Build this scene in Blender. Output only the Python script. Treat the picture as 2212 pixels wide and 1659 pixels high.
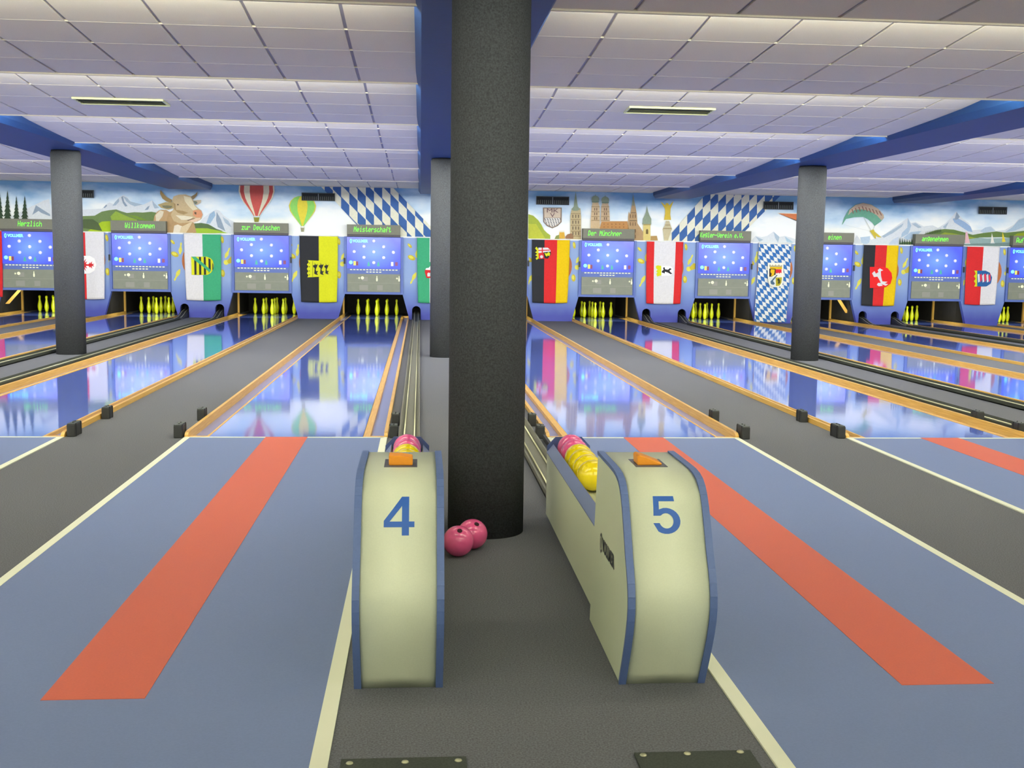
import bpy, bmesh, math, random
from mathutils import Vector, Matrix
random.seed(4)
for o in list(bpy.data.objects): bpy.data.objects.remove(o)
SC = bpy.context.scene
COL = SC.collection
# ------------------------------------------------------------------ camera
FPX, YAW, PITCH, ROLL, CH, CD = 2406.16, 0.0835, 0.1127, 0.0148, 1.538, 9.4325
_f = Vector((math.sin(YAW)*math.cos(PITCH), math.cos(YAW)*math.cos(PITCH), -math.sin(PITCH)))
_r = Vector((math.cos(YAW), -math.sin(YAW), 0)); _u = _r.cross(_f)
CR = _r*math.cos(ROLL)+_u*math.sin(ROLL); CU = -_r*math.sin(ROLL)+_u*math.cos(ROLL); CF = _f
cam = bpy.data.objects.new('camera', bpy.data.cameras.new('camera')); COL.objects.link(cam)
cam.data.sensor_width = 36; cam.data.lens = FPX/2212*36; cam.data.clip_start = 0.05
cam.matrix_world = Matrix(((CR.x, CU.x, -CF.x, 0), (CR.y, CU.y, -CF.y, -CD), (CR.z, CU.z, -CF.z, CH), (0, 0, 0, 1)))
SC.camera = cam
# ------------------------------------------------------------------ world, lights, exposure
w = bpy.data.worlds.new('world'); SC.world = w; w.use_nodes = True
w.node_tree.nodes['Background'].inputs[0].default_value = (0.7, 0.75, 0.9, 1)
w.node_tree.nodes['Background'].inputs[1].default_value = 0.05
SC.view_settings.view_transform = 'Standard'; SC.view_settings.look = 'None'
SC.view_settings.gamma = 1; SC.view_settings.use_curve_mapping = False
SC.view_settings.exposure = 0.0
LIPS = [-14.9, -11.8, -8.64, -5.5, -2.37, .76, 3.91, 7.05, 10.46, 13.9]
BAYS = [(-13, -5.86), (-4.9, -.02), (.79, 5.66), (6.5, 11.64), (12.5, 18)]
ZL, ZT, ZB = 3.072, 3.262, 3.02
PROF = [3.262, 3.20, 3.149, 3.116, 3.09, 3.072]    # hollow profile of one ceiling strip
def zprof(t):
    q = min(max(t, 0), .99999)*5; i = int(q); return PROF[i]+(PROF[i+1]-PROF[i])*(q-i)
def zlast(t): return 3.17+.092*(1-t)**3
LAMP_POWER = 76
ROWPOWER = [.45, .45, .5, .5, .68, .95, 1.08, 1.05, .7, .24]
for k, y in enumerate(LIPS):       # tubes behind every ceiling step: one lamp down the lanes, one grazing the tiles
    for (a, b) in BAYS:
        for part, (share, tilt) in enumerate(((1.0, (-52 if y > 7 else -38) if y > -3 else -12), (1.1, 68))):
            L = bpy.data.lights.new('ceiling_lamp', 'AREA'); L.shape = 'RECTANGLE'
            L.size = b-a-.2; L.size_y = .04
            L.energy = LAMP_POWER*(b-a)/4.9*ROWPOWER[k]*share
            L.color = (1.0, 1.0, .84) if y < 2 else (.97, .98, .97)
            o = bpy.data.objects.new('ceiling_lamp', L); COL.objects.link(o)
            o.location = ((a+b)/2, y+.06, 3.11)
            o.rotation_euler = (math.radians(90+tilt), 0, 0)
# ------------------------------------------------------------------ materials
def s2l(c):
    return tuple((x/255/12.92 if x/255 <= .04045 else ((x/255+.055)/1.055)**2.4) for x in c)
MC = {}
def mat(rgb, rough=.7, metal=0, noise=0.0, nscale=60, emit=0, spec=.5, coat=0, bump=0):
    key = (tuple(rgb), rough, metal, noise, nscale, emit, spec, coat, bump)
    if key in MC: return MC[key]
    m = bpy.data.materials.new('paint_%d_%d_%d' % tuple(rgb)); m.use_nodes = True
    nt = m.node_tree; b = nt.nodes['Principled BSDF']; c = s2l(rgb)
    b.inputs['Base Color'].default_value = (*c, 1); b.inputs['Roughness'].default_value = rough
    b.inputs['Metallic'].default_value = metal; b.inputs['Specular IOR Level'].default_value = spec
    b.inputs['Coat Weight'].default_value = coat
    if emit:
        b.inputs['Emission Color'].default_value = (*c, 1); b.inputs['Emission Strength'].default_value = emit
    if noise:
        tc = nt.nodes.new('ShaderNodeTexCoord'); n = nt.nodes.new('ShaderNodeTexNoise')
        n.inputs['Scale'].default_value = nscale; n.inputs['Detail'].default_value = 3
        nt.links.new(tc.outputs['Object'], n.inputs['Vector'])
        r = nt.nodes.new('ShaderNodeMapRange'); r.inputs[1].default_value = .25; r.inputs[2].default_value = .75
        r.inputs[3].default_value = 1-noise; r.inputs[4].default_value = 1+noise
        nt.links.new(n.outputs['Fac'], r.inputs[0])
        v = nt.nodes.new('ShaderNodeVectorMath'); v.operation = 'SCALE'; v.inputs[0].default_value = c
        nt.links.new(r.outputs[0], v.inputs['Scale']); nt.links.new(v.outputs[0], b.inputs['Base Color'])
        if bump:
            bp = nt.nodes.new('ShaderNodeBump'); bp.inputs['Strength'].default_value = bump; bp.inputs['Distance'].default_value = .004
            nt.links.new(n.outputs['Fac'], bp.inputs['Height']); nt.links.new(bp.outputs[0], b.inputs['Normal'])
    MC[key] = m
    return m
def print_mat(rgb): return mat(tuple(int(q*.93) for q in rgb), .65, noise=.06, nscale=25, spec=.2)
CARPET = mat((99, 101, 106), .95, noise=.38, nscale=150, spec=.1, bump=.3)
COLFELT = mat((68, 71, 74), .95, noise=.35, nscale=110, spec=.1, bump=.3)
MATBLUE = mat((110, 126, 166), .5, noise=.05, nscale=120, spec=.35)
STRIPE = mat((200, 98, 72), .5, noise=.05, nscale=120, spec=.35)
WHITE = mat((240, 242, 215), .5)
BEIGE = mat((214, 221, 192), .45, noise=.03, nscale=200)
TRIM = mat((84, 106, 156), .5, noise=.05, nscale=90)
BLUE = mat((10, 54, 106), .55, noise=.06, nscale=20)
TILE = mat((226, 220, 204), .9, noise=.05, nscale=160, spec=.1)
GRID = mat((226, 220, 200), .7)
PIT = mat((30, 27, 22), .8, noise=.4, nscale=6)
DARK = mat((38, 40, 40), .6, noise=.15, nscale=80)
CABIN = mat((80, 104, 172), .5)
YBALL = mat((238, 212, 10), .22, noise=.1, nscale=14, coat=.5)
PBALL = mat((230, 92, 148), .22, noise=.08, nscale=14, coat=.5)
PINM = mat((226, 236, 20), .3, coat=.3)
METAL = mat((205, 205, 170), .3, metal=.6)
def wood_mat():
    m = bpy.data.materials.new('lane_wood'); m.use_nodes = True; nt = m.node_tree; b = nt.nodes['Principled BSDF']
    tc = nt.nodes.new('ShaderNodeTexCoord'); mp = nt.nodes.new('ShaderNodeMapping'); mp.inputs['Scale'].default_value = (60, 1.2, 60)
    n = nt.nodes.new('ShaderNodeTexNoise'); n.inputs['Scale'].default_value = 3; n.inputs['Detail'].default_value = 4
    cr = nt.nodes.new('ShaderNodeValToRGB'); cr.color_ramp.elements[0].position = .3; cr.color_ramp.elements[1].position = .7
    cr.color_ramp.elements[0].color = (*s2l((206, 154, 62)), 1); cr.color_ramp.elements[1].color = (*s2l((236, 194, 104)), 1)
    nt.links.new(tc.outputs['Object'], mp.inputs[0]); nt.links.new(mp.outputs[0], n.inputs[0]); nt.links.new(n.outputs[0], cr.inputs[0])
    nt.links.new(cr.outputs[0], b.inputs['Base Color']); b.inputs['Roughness'].default_value = .35
    return m
WOOD = wood_mat()
def lane_mat():
    m = bpy.data.materials.new('lane_gloss'); m.use_nodes = True; nt = m.node_tree; b = nt.nodes['Principled BSDF']
    b.inputs['Base Color'].default_value = (*s2l((112, 140, 248)), 1)
    b.inputs['Roughness'].default_value = .06; b.inputs['IOR'].default_value = 1.9
    b.inputs['Coat Weight'].default_value = .7; b.inputs['Coat IOR'].default_value = 1.5; b.inputs['Coat Roughness'].default_value = .05
    tc = nt.nodes.new('ShaderNodeTexCoord'); mp = nt.nodes.new('ShaderNodeMapping'); mp.inputs['Scale'].default_value = (3, 1, 1)
    n = nt.nodes.new('ShaderNodeTexNoise'); n.inputs['Scale'].default_value = 2.5
    bp = nt.nodes.new('ShaderNodeBump'); bp.inputs['Strength'].default_value = .02; bp.inputs['Distance'].default_value = .02
    nt.links.new(tc.outputs['Object'], mp.inputs[0]); nt.links.new(mp.outputs[0], n.inputs[0])
    nt.links.new(n.outputs[0], bp.inputs['Height']); nt.links.new(bp.outputs[0], b.inputs['Normal'])
    return m
LANE = lane_mat()
GUTTER = mat((138, 146, 196), .25, spec=.6)
# ------------------------------------------------------------------ helpers
def link(o, parent=None):
    COL.objects.link(o)
    if parent is not None: o.parent = parent
    return o
def tag(o, label=None, cat=None, group=None, kind=None):
    if label: o['label'] = label
    if cat: o['category'] = cat
    if group: o['group'] = group
    if kind: o['kind'] = kind
    return o
def empty(name, loc=(0, 0, 0), **k):
    o = bpy.data.objects.new(name, None); o.location = loc; o.empty_display_size = .1
    return tag(link(o), **k)
class MB:
    """collects shapes into one mesh object; m = material per shape"""
    def __init__(s): s.v = []; s.f = []; s.mi = []; s.mats = []; s.sm = []
    def m(s, mt):
        if mt not in s.mats: s.mats.append(mt)
        return s.mats.index(mt)
    def add(s, vs, fs, mt, smooth=False):
        n = len(s.v); s.v += [tuple(p) for p in vs]; i = s.m(mt)
        for f in fs: s.f.append([n+k for k in f]); s.mi.append(i); s.sm.append(smooth)
        return s
    def box(s, a, b, mt):
        (x0, y0, z0), (x1, y1, z1) = a, b
        vs = [(x0, y0, z0), (x1, y0, z0), (x1, y1, z0), (x0, y1, z0), (x0, y0, z1), (x1, y0, z1), (x1, y1, z1), (x0, y1, z1)]
        return s.add(vs, [(0, 3, 2, 1), (4, 5, 6, 7), (0, 1, 5, 4), (1, 2, 6, 5), (2, 3, 7, 6), (3, 0, 4, 7)], mt)
    def prism(s, pts, axis, a, b, mt, smooth=False, capm=None):
        """pts 2D polygon, extruded along axis from a to b"""
        def P(p, t): return {'x': (t, p[0], p[1]), 'y': (p[0], t, p[1]), 'z': (p[0], p[1], t)}[axis]
        n = len(pts)
        vs = [P(p, a) for p in pts]+[P(p, b) for p in pts]
        s.add(vs, [(i, (i+1) % n, n+(i+1) % n, n+i) for i in range(n)], mt, smooth)
        from mathutils.geometry import tessellate_polygon
        tr = tessellate_polygon([[Vector((p[0], p[1], 0)) for p in pts]])
        s.add([P(p, a) for p in pts], [tuple(t) for t in tr], capm or mt)
        s.add([P(p, b) for p in pts], [tuple(reversed(t)) for t in tr], capm or mt)
        return s
    def poly(s, pts, mt):
        """filled 2D-shaped face list of 3D points (possibly concave)"""
        from mathutils.geometry import tessellate_polygon
        tr = tessellate_polygon([[Vector(p) for p in pts]])
        return s.add(pts, [tuple(t) for t in tr], mt)
    def lathe(s, prof, c, mt, n=16, ax='z'):
        vs = []; fs = []
        for (r, z) in prof:
            for k in range(n):
                a = 2*math.pi*k/n; q = (r*math.cos(a), r*math.sin(a), z)
                if ax == 'y': q = (q[0], q[2], q[1])
                vs.append((c[0]+q[0], c[1]+q[1], c[2]+q[2]))
        for i in range(len(prof)-1):
            for k in range(n): fs.append((i*n+k, i*n+(k+1) % n, (i+1)*n+(k+1) % n, (i+1)*n+k))
        fs.append(tuple(range(n-1, -1, -1))); fs.append(tuple((len(prof)-1)*n+k for k in range(n)))
        return s.add(vs, fs, mt, True)
    def tube(s, pts, r, mt, n=8):
        vs = []; fs = []
        for i, p in enumerate(pts):
            p = Vector(p); d = (Vector(pts[min(i+1, len(pts)-1)])-Vector(pts[max(i-1, 0)])).normalized()
            u = d.cross(Vector((0, 0, 1)));
            if u.length < .01: u = Vector((1, 0, 0))
            u.normalize(); v = d.cross(u)
            for k in range(n):
                a = 2*math.pi*k/n; vs.append(tuple(p+u*r*math.cos(a)+v*r*math.sin(a)))
        for i in range(len(pts)-1):
            for k in range(n): fs.append((i*n+k, i*n+(k+1) % n, (i+1)*n+(k+1) % n, (i+1)*n+k))
        fs.append(tuple(range(n))); fs.append(tuple((len(pts)-1)*n+k for k in range(n-1, -1, -1)))
        return s.add(vs, fs, mt, True)
    def build(s, name, parent=None, bevel=0, origin=None, fix=True):
        me = bpy.data.meshes.new(name)
        vs = s.v
        if origin: vs = [(a-origin[0], b-origin[1], c-origin[2]) for a, b, c in vs]
        me.from_pydata(vs, [], s.f)
        for m in s.mats: me.materials.append(m)
        me.polygons.foreach_set('material_index', s.mi); me.polygons.foreach_set('use_smooth', s.sm)
        if fix:
            bm = bmesh.new(); bm.from_mesh(me); bmesh.ops.remove_doubles(bm, verts=bm.verts, dist=1e-5)
            bmesh.ops.recalc_face_normals(bm, faces=bm.faces); bm.to_mesh(me); bm.free()
        o = bpy.data.objects.new(name, me)
        if origin: o.location = origin
        link(o, parent)
        if bevel:
            md = o.modifiers.new('bevel', 'BEVEL'); md.width = bevel; md.segments = 2; md.limit_method = 'ANGLE'
        return o
def text_mesh(body, size, extrude=.0005, offset=0, sx=1, align='CENTER', shear=0):
    cu = bpy.data.curves.new('lettering', 'FONT'); cu.body = body; cu.size = size; cu.extrude = extrude; cu.offset = offset
    cu.align_x = align; cu.align_y = 'CENTER'; cu.shear = shear; cu.resolution_u = 3
    o = bpy.data.objects.new('lettering', cu); COL.objects.link(o)
    me = bpy.data.meshes.new_from_object(o.evaluated_get(bpy.context.evaluated_depsgraph_get()))
    bpy.data.objects.remove(o); bpy.data.curves.remove(cu)
    return me
def copy_tree(root, loc):
    r = root.copy(); COL.objects.link(r); r.location = loc
    for ch in root.children:
        c = ch.copy(); COL.objects.link(c); c.parent = r
        for g in ch.children:
            d = g.copy(); COL.objects.link(d); d.parent = c
    return r
YF = 17.90     # front plane of the pin end wall
YM = 17.96     # painted wall above it
def ray_at(u, v, y):
    d = CR*((u-1106)/FPX)-CU*((v-829.5)/FPX)+CF; t = (y+CD)/d.y
    return d.x*t, CH+d.z*t
LEDGE = [(-13, 1.94), (-9.85, 1.957), (-7.41, 1.976), (-2.53, 2.012), (3.3, 2.03), (5.95, 2.037), (9.59, 2.032), (12.7, 1.983), (15, 1.96), (18, 1.93)]
def wall_at(u, v, y=YF):
    """point of the end wall; heights measured against its straight ledge at 2.00 m"""
    x, z = ray_at(u, v, y)
    for (a, za), (b, zb) in zip(LEDGE, LEDGE[1:]):
        if a <= x <= b: return x, z+2.0-(za+(zb-za)*(x-a)/(b-a))
    return x, z
# ------------------------------------------------------------------ structure: floor, walls
LANES = {1: (-9.17, -1), 2: (-6.64, 1), 3: (-3.79, -1), 4: (-1.115, 1), 5: (1.94, -1), 6: (4.6, 1), 7: (7.52, -1), 8: (10.14, 1), 9: (13.0, -1), 10: (15.55, 1)}
HW = .845
XL, XR, YB = -13.0, 18.0, -17.5
fl = MB(); fl.box((XL, YB, -.12), (XR, 0, 0), CARPET)
xs = [XL]+[v for i in sorted(LANES) for v in (LANES[i][0]-HW, LANES[i][0]+HW)]+[XR]
for a, b in zip(xs[0::2], xs[1::2]): fl.box((a, 0, -.12), (b, 22, 0), CARPET)
tag(fl.build('floor'), 'grey speckled carpet floor', kind='structure')
PLAS = mat((200, 200, 195), .8, noise=.04, nscale=8)
tag(MB().box((XL-.1, YB, 0), (XL, 22, 3.6), PLAS).build('wall_left'), kind='structure')
tag(MB().box((XR, YB, 0), (XR+.1, 22, 3.6), PLAS).build('wall_right'), kind='structure')
tag(MB().box((XL, YB-.1, 0), (XR, YB, 3.6), PLAS).build('wall_front'), kind='structure')
wb = MB().box((XL, 21.6, -.1), (XR, 21.8, 2.0), PIT)
wb.box((XL, YM+.05, .62), (XR, 21.6, .66), PIT)
wall_back = tag(wb.build('wall_back'), kind='structure')
# ------------------------------------------------------------------ ceiling
ceil = tag(MB().box((XL, YB, 3.35), (XR, 22, 3.42), mat((95, 92, 110), .9)).build('ceiling'), kind='structure')
tw = .65
tiles = []
for k, y0 in enumerate(LIPS):
    y1 = LIPS[k+1] if k+1 < len(LIPS) else YM
    last = k == len(LIPS)-1
    z1 = 3.17 if last else ZL
    rows = 6 if last else 5
    for bi, (a, b) in enumerate(BAYS):
        ph = .11 if bi < 2 else (.67 if bi == 2 else .67-.0)
        n0 = math.floor((a-ph)/tw)
        x = ph+n0*tw
        while x < b-.02:
            xa, xb = max(a, x+.013), min(b, x+tw-.013)
            if xb-xa > .05:
                for r in range(rows):
                    ya = y0+(y1-y0)*r/rows; yb = y0+(y1-y0)*(r+1)/rows
                    zf = zlast if last else zprof
                    za = zf(r/rows); zb = zf((r+1)/rows)
                    tiles.append((xa, xb, ya, yb, za, zb))
            x += tw
def score(t):   # how large a tile shows: near and in view
    xa, xb, ya, yb, za, zb = t; c = Vector(((xa+xb)/2, (ya+yb)/2+CD, (za+zb)/2-CH))
    d = c.dot(CF)
    if d < .5: return -1
    u = 1106+FPX*c.dot(CR)/d; v = 829.5-FPX*c.dot(CU)/d
    if u < -80 or u > 2290 or v < -60 or v > 440: return -1
    return 1/d**3
tiles.sort(key=score, reverse=True)
meshes = {}
for i, (xa, xb, ya, yb, za, zb) in enumerate(tiles[:300]):
    key = (round(xb-xa, 3), round(yb-ya, 3), round(za-zb, 3))
    wx, wy, dz = xb-xa, yb-ya, zb-za; g = .004
    if key not in meshes:
        t = MB(); hx = wx/2; hy = wy/2-g; hz = dz/2
        vs = [(-hx, -hy, -hz), (hx, -hy, -hz), (hx, hy, hz), (-hx, hy, hz), (-hx, -hy, -hz+.012), (hx, -hy, -hz+.012), (hx, hy, hz+.012), (-hx, hy, hz+.012)]
        t.add(vs, [(0, 3, 2, 1), (4, 5, 6, 7), (0, 1, 5, 4), (1, 2, 6, 5), (2, 3, 7, 6), (3, 0, 4, 7)], TILE)
        o = t.build('ceiling_tile', ceil); meshes[key] = o.data
    else:
        o = link(bpy.data.objects.new('ceiling_tile', meshes[key]), ceil)
    o.location = ((xa+xb)/2, (ya+yb)/2, (za+zb)/2)
rest = MB()
for (xa, xb, ya, yb, za, zb) in tiles[300:]:
    g = .004
    vs = [(xa, ya+g, za), (xb, ya+g, za), (xb, yb-g, zb), (xa, yb-g, zb)]; vs += [(x, y, z+.012) for x, y, z in vs]
    rest.add(vs, [(0, 3, 2, 1), (4, 5, 6, 7), (0, 1, 5, 4), (1, 2, 6, 5), (2, 3, 7, 6), (3, 0, 4, 7)], TILE)
o = rest.build('distant_tiles', ceil, fix=False); o['kind'] = 'stuff'
# step boards and the thin light bars between the tile rows
for k, y0 in enumerate(LIPS):
    y1 = LIPS[k+1] if k+1 < len(LIPS) else YM
    last = k == len(LIPS)-1; z1 = 3.17 if last else ZL; rows = 6 if last else 5
    s = MB()
    for (a, b) in BAYS: s.box((a, y0-.015, ZL-.012), (b, y0+.01, 3.34), TILE)
    s.build('ceiling_step', ceil)
    g = MB()
    for (a, b) in BAYS:
        for r in range(1, rows):
            y = y0+(y1-y0)*r/rows; z = (zlast if last else zprof)(r/rows)
            g.box((a, y-.0036, z-.001), (b, y+.0036, z+.012), GRID)
    g.build('ceiling_rail', ceil)
# dark backing above the gaps
bk = MB()
for k, y0 in enumerate(LIPS):
    y1 = LIPS[k+1] if k+1 < len(LIPS) else YM
    zf = zlast if k == len(LIPS)-1 else zprof; rows = 6 if k == len(LIPS)-1 else 5
    for r in range(rows):
        ya, yb = y0+(y1-y0)*r/rows, y0+(y1-y0)*(r+1)/rows; za, zb = zf(r/rows)+.013, zf((r+1)/rows)+.013
        bk.add([(XL, ya, za), (XR, ya, za), (XR, yb, zb), (XL, yb, zb)], [(0, 3, 2, 1)], mat((168, 166, 178), .9))
bk.build('ceiling_backing', ceil, fix=False)
# slit outlets in the ceiling
def ceiling_outlet(x, y, w_, d_, label):
    k = max(i for i in range(len(LIPS)) if LIPS[i] < y); t = (y-LIPS[k])/(LIPS[k+1]-LIPS[k]); z = zprof(t)
    sl = (zprof(t+.02)-zprof(t-.02))/.04/(LIPS[k+1]-LIPS[k])
    e = empty('ceiling_outlet', (x, y, z-.008), label=label, cat='air vent', group='slit outlets in the tiled ceiling'); e.rotation_euler = (math.atan(sl), 0, 0)
    f = MB(); fr = mat((215, 220, 165), .5); a, b = w_/2, d_/2
    f.box((-a, -b, -.012), (a, -b+.03, .006), fr); f.box((-a, b-.03, -.012), (a, b, .006), fr)
    f.box((-a, -b+.03, -.01), (-a+.02, b-.03, .006), fr); f.box((a-.02, -b+.03, -.01), (a, b-.03, .006), fr)
    f.build('frame', e)
    MB().box((-a+.02, -b+.03, 0), (a-.02, b-.03, .004), mat((42, 48, 22), .8)).build('slot', e)
    for j in range(3):
        yy = -b+.03+(d_-.06)*(j+1)/4
        MB().box((-a+.02, yy-.006, -.008), (a-.02, yy+.006, .0), mat((92, 98, 60), .6)).build('slat', e)
ceiling_outlet(-3.12, 2.78, .92, .34, 'long dark slit outlet in the ceiling left of the middle beam')
ceiling_outlet(2.63, 2.48, .92, .34, 'long dark slit outlet in the ceiling right of the middle beam')
# ------------------------------------------------------------------ beams and columns
for (a, b, lab) in [(-5.86, -4.9, 'blue ceiling beam over the column at left'), (0, .77, 'broad blue ceiling beam running over the thick middle columns'),
                    (5.66, 6.5, 'blue ceiling beam over the column at right'), (11.64, 12.5, 'blue ceiling beam at the far right edge, no column in view')]:
    m = MB()
    m.prism([(a, ZB), (b, ZB), (b+.045, ZB+.07), (b+.045, 3.4), (a-.045, 3.4), (a-.045, ZB+.07)], 'y', YB, 17.5, BLUE)
    tag(m.build('ceiling_beam', bevel=.004), lab, 'beam')
def column(x, y, lab, z=ZB):
    m = MB(); r = .214; n = 48
    m.lathe([(r, 0), (r, z-.03), (r-.012, z-.03), (r-.012, z)], (0, 0, 0), COLFELT, n)
    o = m.build('column'); o.location = (x, y, 0); tag(o, lab, 'column')
    for p in o.data.polygons:
        if abs(p.normal.z) > .5: p.use_smooth = False
column(.378, -3.245, 'thick dark grey felt-covered column in the middle, nearest the viewer')
column(.372, 7.83, 'grey round column mostly hidden behind the thick middle column')
column(-5.25, 7.86, 'grey round column at left between two ball return tracks')
column(6.08, 7.72, 'grey round column at right beside the long checked banner')
# ------------------------------------------------------------------ pin end wall: pillars with openings
SETTING_LANES = sorted(LANES)
def facade_mat():
    m = bpy.data.materials.new('airbrushed_blue'); m.use_nodes = True; nt = m.node_tree; b = nt.nodes['Principled BSDF']
    g = nt.nodes.new('ShaderNodeNewGeometry'); s = nt.nodes.new('ShaderNodeSeparateXYZ'); r = nt.nodes.new('ShaderNodeValToRGB')
    n = nt.nodes.new('ShaderNodeTexNoise'); n.inputs['Scale'].default_value = 5
    ad = nt.nodes.new('ShaderNodeMath'); ad.operation = 'MULTIPLY_ADD'; ad.inputs[1].default_value = .12
    nt.links.new(g.outputs['Position'], s.inputs[0]); nt.links.new(n.outputs[0], ad.inputs[0]); nt.links.new(s.outputs['Z'], ad.inputs[2]); nt.links.new(ad.outputs[0], r.inputs[0])
    e = r.color_ramp.elements; e[0].position = .2; e[0].color = (*s2l((58, 68, 160)), 1); e[1].position = 1.0; e[1].color = (*s2l((132, 158, 202)), 1)
    x = r.color_ramp.elements.new(.66); x.color = (*s2l((104, 130, 190)), 1)
    nt.links.new(r.outputs[0], b.inputs['Base Color']); b.inputs['Roughness'].default_value = .6
    return m
FAC = facade_mat()
YEL = print_mat((232, 226, 92)); YEL2 = print_mat((206, 190, 60)); ORB = print_mat((196, 120, 70))
def pinshape(cx, cz, L, ang, fat=1.0, y=YF-.002):
    pr = [(0, .04), (.12, .085), (.3, .15), (.45, .13), (.62, .07), (.75, .05), (.85, .075), (.95, .06), (1, .02)]
    pts = [(t-.5, w_*fat) for t, w_ in pr]+[(t-.5, -w_*fat) for t, w_ in reversed(pr)]
    c, s = math.cos(ang), math.sin(ang)
    return [(cx+L*(t*c-q*s), y, cz+L*(t*s+q*c)) for t, q in pts]
def ellipse(cx, cz, rx, rz, ang=0, n=18, y=YF-.002):
    c, s = math.cos(ang), math.sin(ang)
    return [(cx+rx*math.cos(a)*c-rz*math.sin(a)*s, y, cz+rx*math.cos(a)*s+rz*math.sin(a)*c) for a in [2*math.pi*k/n for k in range(n)]]
TOFF = lambda i: .187 if i in (4, 5) else .165
HOLES = {}   # lane -> hole x
for i in LANES: HOLES[i] = LANES[i][0]+LANES[i][1]*(HW+TOFF(i))
def pillar(i, j):
    a = LANES[i][0] if i in LANES else XL-.7; b = LANES[j][0] if j in LANES else XR+.7
    L = [(a+.70, 2.0), (a+.70, .60), (a+HW, .07), (a+HW, 0)] if i in LANES else [(XL, 2.0), (XL, 0)]
    Rr = [(b-HW, 0), (b-HW, .07), (b-.70, .60), (b-.70, 2.0)] if j in LANES else [(XR, 0), (XR, 2.0)]
    notch = []
    for k in (i, j):
        if k in LANES:
            inner = LANES[k][1] == (1 if k == i else -1)
            if inner:
                h = HOLES[k]; w_ = .105
                notch += [(h-w_, 0), (h-w_, .23)]+[(h-w_*math.cos(t), .23+w_*math.sin(t)) for t in [math.pi*q/8 for q in range(1, 8)]]+[(h+w_, .23), (h+w_, 0)]
    pts = L+notch+Rr
    m = MB(); m.prism(pts, 'y', YF, YM+.06, FAC)
    p = m.build('pillar_panel', wall_back)
    # dark partition between the pits
    q = MB(); q.box(((a+.88) if i in LANES else XL, 18.5, -.05), ((b-.88) if j in LANES else XR, 21.6, .66), PIT)
    q.build('pit_partition', wall_back)
    if i in LANES and j in LANES:
        c = (a+b)/2
        k = 1/88.2
        for (dx, v, L_, ang, fat) in [(-42.5, 536, 25, 1.45, 1), (-50.5, 592, 27, 4.25, 1), (54.5, 544, 24, 1.13, 1)]:
            MB().poly(pinshape(c+dx*k, 2.0-(v-505)*k, L_*k, ang, fat), YEL).build('painted_pin', p)
        for (dx, v, rx, rz, ang) in [(-58.5, 523, 6, 2.9, -.8), (-54.5, 548.5, 8.5, 5, -.45), (44, 516.5, 3.2, 7.5, .15), (44, 587, 4.6, 8, .1)]:
            o = MB(); o.poly(ellipse(c+dx*k, 2.0-(v-505)*k, rx*k, rz*k, ang), YEL2)
            o.poly(ellipse(c+(dx-1)*k, 2.0-(v-506)*k, rx*k*.6, rz*k*.6, ang, y=YF-.003), YEL); o.build('painted_pin', p)
        o = MB(); o.poly(ellipse(c+51.5*k, 2.0-(564-505)*k, 5.3*k, 5.3*k), YEL)
        o.poly([(c+53*k, YF-.0025, 2.0-(561-505)*k), (c+62*k, YF-.0025, 2.0-(551-505)*k), (c+66*k, YF-.0025, 2.0-(552-505)*k), (c+66*k, YF-.0025, 2.0-(564-505)*k), (c+57*k, YF-.0025, 2.0-(567-505)*k)], YEL2)
        o.build('painted_pin', p)
        MB().poly(ellipse(c, 2.0-(562-505)*k, .455, .455, n=32, y=YF-.0015), ORB).build('painted_ball', p)
seq = [0]+SETTING_LANES+[99]
for i, j in zip(seq, seq[1:]): pillar(i, j)
ld = MB(); ld.box((XL, YF-.015, 1.985), (XR, YM+.01, 2.015), mat((235, 238, 235), .6)); ld.build('white_ledge', wall_back)
# pit dressing: wooden post at the outer side of each pit, far curtain
for i, (c, s) in LANES.items():
    for sg in (-1, 1):
        m = MB(); m.box((c+sg*.85-.022, 19.7, -.02), (c+sg*.85+.022, 19.76, .64), WOOD); m.build('pit_post', wall_back)
for (x0, x1) in [(-9.62, -9.95), (10.72, 10.98)]:
    m = MB(); sgn = 1 if x1 > x0 else -1
    m.prism([(x0, .62), (x0+sgn*.09, .62), (x1+sgn*.09, .25), (x1, .25)], 'y', 18.6, 18.63, WOOD); m.build('diagonal_plank', wall_back)
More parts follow.
